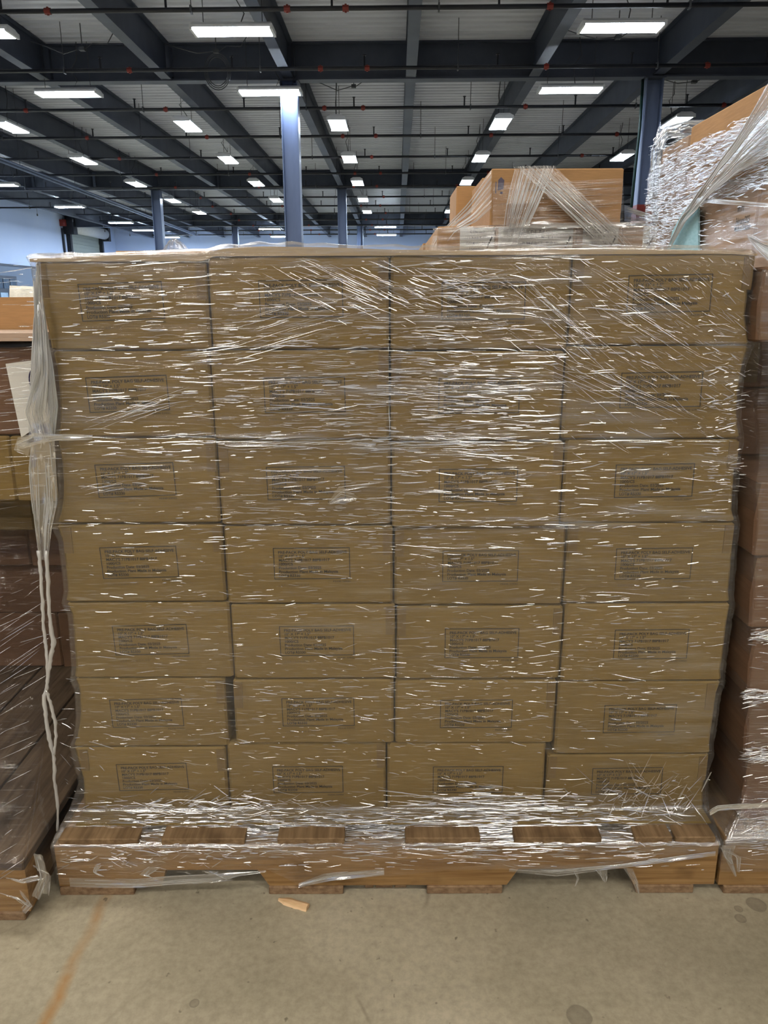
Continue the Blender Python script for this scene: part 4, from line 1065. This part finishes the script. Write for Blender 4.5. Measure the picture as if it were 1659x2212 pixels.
for k, pp in enumerate([[(0, 1890), (40, 1900), (80, 1890)], [(40, 1920), (60, 1945), (44, 1962)], [(70, 1870), (95, 1880), (90, 1930)], [(0, 1925), (30, 1932), (55, 1950)], [(75, 1840), (90, 1890), (70, 1935)]]):
    A = [onY(x, y, 1.108) for x, y in pp]; B_ = [onY(x+16, y+9, 1.102) for x, y in pp]
    sheet('torn_shred', A, B_, M['film_v'], lroot, 20, 10, .3, .010, 8, .0004, 101+k)
# white sheet tucked under that film
q = [onY(12, 786, LY-.003), onY(72, 778, LY-.003), onY(112, 900, LY-.003), onY(46, 945, LY-.003)]
mb = MB().add(q+[p+Vector((0, .0008, 0)) for p in q], [(0, 1, 2, 3), (7, 6, 5, 4), (0, 4, 5, 1), (1, 5, 6, 2), (2, 6, 7, 3), (3, 7, 4, 0)])
ps = thing('paper_sheet', 'white packing sheet with a dark blue pen stroke tucked under film on brown cartons', 'paper', (0, 0, 0))
mb.build('page', M['paper'], ps)
arc = [onY(68+5*math.cos(a_), 817+16*math.sin(a_), LY-.0038) for a_ in np.linspace(1.9, 4.4, 10)]
MB().tube(arc, .0012, 4).build('pen_stroke', M['navy'], ps)
# board lid, open tray and white foam on top
tb = onY(0, 700, LY+.0).z
tag(MB().box(-1.55, -.63, LY-.02, LY+.64, .996, 1.003).box(-1.55, -.63, LY-.018, LY+.63, 1.0032, 1.010).build('cardboard_lid', M['kraft_pale'], None), 'pale cardboard sheets lying on the set-back brown cartons', 'cardboard sheet')
TY = 1.62
zt = onY(40, 642, TY).z
tray = thing('open_tray', 'open orange-tan cardboard tray on top of the set-back brown cartons', 'tray', (-.95, TY, 1.0102))
hh = zt-1.0102
MB().box(-.36, .30, 0, .004, 0, hh).build('front_panel', M['kraft_light'], tray)
MB().box(-.36, .30, .39, .394, 0, hh).build('rear_panel', M['kraft_light'], tray)
MB().box(-.36, -.356, .0042, .3898, 0, hh).build('side_panel', M['kraft_light'], tray)
MB().box(.296, .30, .0042, .3898, 0, hh).build('side_panel', M['kraft_light'], tray)
MB().box(-.355, .295, .0045, .3895, 0, .004).build('base_panel', M['kraft_light'], tray)
mb = MB(); a = onY(24, 640, TY+.12); b = onY(30, 617, TY+.12)
vs = []; fs = []
for i in range(9):
    t = i/8; x = b.x+t*.20; zc = 1.02
    zt_ = b.z-.012*t-.012*math.sin(t*3.1)*.3
    vs += [(x-.012*(1-t), TY+.10, zc), (x, TY+.10, zt_-.012*math.sin(t*3.1)), (x, TY+.30, zt_), (x-.012*(1-t), TY+.30, zc)]
for i in range(8):
    for k in range(4): fs.append((i*4+k, i*4+(k+1) % 4, (i+1)*4+(k+1) % 4, (i+1)*4+k))
fs += [(0, 1, 2, 3), (35, 34, 33, 32)]
tag(mb.add(vs, fs).build('foam_sheet', M['foam'], None, True), 'curled white foam sheet standing in the open tan tray', 'foam sheet')

# ------------------------------------------------------------------ stack behind: taped tan boxes with crossing film bands
KY = 3.0
def bpx(px, py, y=KY): return onY(px, py, y)
zl = bpx(1100, 488).z; zbx = bpx(1100, 362).z
kx0, kx1 = bpx(945, 510).x, bpx(1422, 510).x
pallet('hidden wooden pallet under the stack with crossing film bands', kx0-.02, kx0+1.1, KY-.03, 1.0, notch=False)
lowh = (zl-.155-.124)/4
for i in range(4):
    for j in range(3):
        o = thing('plain_carton', 'plain carton in the lower layers of the stack with crossing film bands', 'carton', (kx0+.16+j*.345, KY+.004*(i % 2), .124+i*lowh), 0, 'lower cartons of the stack behind')
        link('body', carton_mesh('body', M['kraft_light'], plain_levels(.335, .9, lowh-.002)), o)
lx = [945, 1070, 1245, 1345, 1425]
for j in range(4):
    x0, x1 = bpx(lx[j], 505).x, bpx(lx[j+1], 505).x-.003
    o = thing('labelled_carton', 'film covered carton with white label, %s under big tan box' % ['at the free end', 'second', 'third', 'by the tall load'][j], 'carton', ((x0+x1)/2, KY, zl-.153), 0, 'labelled cartons behind')
    link('body', carton_mesh('body', M['kraft_pale'] if j else M['kraft_light'], plain_levels(x1-x0, .85, .152)), o)
    la, lb_ = ((992, 1070), (1075, 1240), (1258, 1338), (1388, 1420))[j]
    qa, qb = bpx(la, 495).x, bpx(lb_, 495).x
    lab = MB().box(qa-(x0+x1)/2+.003, qb-(x0+x1)/2-.003, -.0022, -.0012, .02, .148).build('white_label', M['paper'], o)
    ww = qb-qa
    tm = text_mesh([('CTN NO', -ww*.2, .128, ww*.4, .010), ('11 X 8.5 X 17', -ww*.26, .108, ww*.5, .010), ('GARMENT BAG', -ww*.3, .088, ww*.6, .010), ('100/CS', -ww*.2, .07, ww*.4, .010)], None, M['ink_blue'], .004)
    link('label_print', tm, lab, ((qa+qb)/2-(x0+x1)/2, -.0026, 0))
    MB().tube([(qb-(x0+x1)/2-.03, -.0028, .075), (qb-(x0+x1)/2-.012, -.0028, .115)], .003, 4).build('pen_tick', M['ink'], lab)
bx0, bx1 = bpx(1062, 400).x, bpx(1349, 400).x
big = thing('tan_box', 'big tan box with grey sketch print under crossing film bands', 'box', ((bx0+bx1)/2, KY+.02, zl), 0)
bw, bh = bx1-bx0, zbx-zl
link('body', carton_mesh('body', M['kraft_light'], plain_levels(bw, .5, bh, .004)), big)
ic = MB(); 
ic.add([(0, 0, .0), (.022, 0, .004), (.024, 0, .035), (.012, 0, .046), (.002, 0, .036)], [(0, 1, 2, 3, 4)]); ic.add([(.010, 0, -.012), (.02, 0, -.012), (.02, 0, -.004), (.01, 0, -.004)], [(0, 1, 2, 3)])
ic.add([(-.008, 0, -.01), (-.004, 0, -.01), (-.004, 0, .03), (-.008, 0, .03)], [(0, 1, 2, 3)])
ic.build('printed_mark', M['ink_blue'], big, loc=(-bw/2+.024, -.0035, bh-.075))
# boxes behind it, seen past its end
for i, (a_, b_, y, top) in enumerate(((1040, 1066, KY+.56, 384), (986, 1030, KY+1.0, 402))):
    x0, x1 = bpx(a_, 420, y).x, bpx(a_, 420, y).x+.5
    if i == 1: x1 = x0+.4
    zt_ = bpx(a_, top, y).z
    o = thing('tan_box', ['narrow tan box directly behind the big tan box', 'lower tan box standing furthest behind the big tan box'][i], 'box', ((x0+x1)/2, y, zl+.002), 0)
    link('body', carton_mesh('body', M['kraft_light'], plain_levels(x1-x0, .38, zt_-zl-.002, .004)), o)
tag(MB().box(kx0-.01, kx1+.1, KY+.86, KY+1.45, .0, zl).build('rear_load', M['kraft_light'], None), 'tan carton block carrying the boxes behind the big tan box', 'carton')
kroot = thing('stretch_wrap', 'clear film with crossing bands over the tan boxes behind the stack', 'plastic film')
f1 = KY-.012
def kp(px, py, off=0.0): return onY(px, py, KY+off)
sheet('film_band', [kp(1108, 360, .01), kp(1112, 364, -.004), kp(1095, 440, -.02), kp(1083, 532, -.02)], [kp(1200, 358, .01), kp(1199, 362, -.004), kp(1165, 440, -.024), kp(1120, 532, -.024)], M['film_band'], kroot, 50, 16, .05, .004, 30, .0012, 111, True)
sheet('film_band', [kp(1114, 360, .01), kp(1118, 364, -.006), kp(1190, 430, -.03), kp(1275, 510, -.03), kp(1300, 540, -.03)], [kp(1200, 358, .01), kp(1205, 366, -.006), kp(1270, 430, -.034), kp(1345, 500, -.034), kp(1380, 540, -.034)], M['film_band'], kroot, 50, 16, .05, .004, 30, .0012, 112, True)
sheet('film_web', [kp(1062, 366, -.004), kp(1010, 440, .0), kp(932, 522, .03), kp(925, 545, .03)], [kp(1062, 452, -.004), kp(1030, 480, -.004), kp(985, 500, .0), kp(960, 530, .0)], M['film_band'], kroot, 40, 18, .03, .004, 24, .0013, 113, True)
sheet('film_web', [kp(1348, 442, .05), kp(1385, 456, .2), kp(1425, 470, .3)], [kp(1348, 478, .05), kp(1385, 478, .2), kp(1425, 478, .3)], M['film_blue'], kroot, 24, 12, .3, .004, 20, .0012, 114, True)
sheet('film_front', [kp(936, 492, -.014), kp(1080, 486, -.016), kp(1250, 486, -.016), kp(1425, 490, -.014)], [kp(930, 560, -.014), kp(1080, 560, -.016), kp(1250, 560, -.016), kp(1425, 560, -.014)], M['film'], kroot, 80, 20, .22, .006, 70, .0010, 115)
sheet('film_front', [kp(1064, 395, .015), kp(1200, 392, .015), kp(1347, 385, .015)], [kp(1064, 486, .012), kp(1200, 484, .012), kp(1347, 480, .012)], M['film'], kroot, 60, 24, .03, .003, 40, .0008, 116)
sheet('film_roll', [kp(1100, 484, -.01), kp(1180, 478, -.014), kp(1290, 480, -.014), kp(1400, 478, -.014)], [kp(1100, 492, -.03), kp(1180, 494, -.03), kp(1290, 492, -.03), kp(1400, 490, -.03)], M['film_v'], kroot, 50, 10, .45, .01, 24, .0010, 117)
# bundle of film standing far behind
root = thing('film_bundle', 'small pointed heap of white film on a far load behind the stack', 'plastic film', (0, 0, 0))
FY = 6.0
for k in range(2):
    sheet('film_fold', [onY(350, 545, FY+.1*k), onY(362, 522, FY+.1*k), onY(374, 514+3*k, FY+.1*k)], [onY(412, 545, FY+.05), onY(396, 526, FY+.05), onY(378, 516, FY+.05)], M['film_blue'], root, 20, 16, .35, .02, 14, .002, 121+k)
q = onY(380, 540, FY)
far = thing('far_load', 'tan carton load standing beyond the stack under the heap of film', 'carton', (q.x, FY+.0, 0))
link('body', carton_mesh('body', M['kraft_light'], plain_levels(.9, .8, q.z-.005)), far)
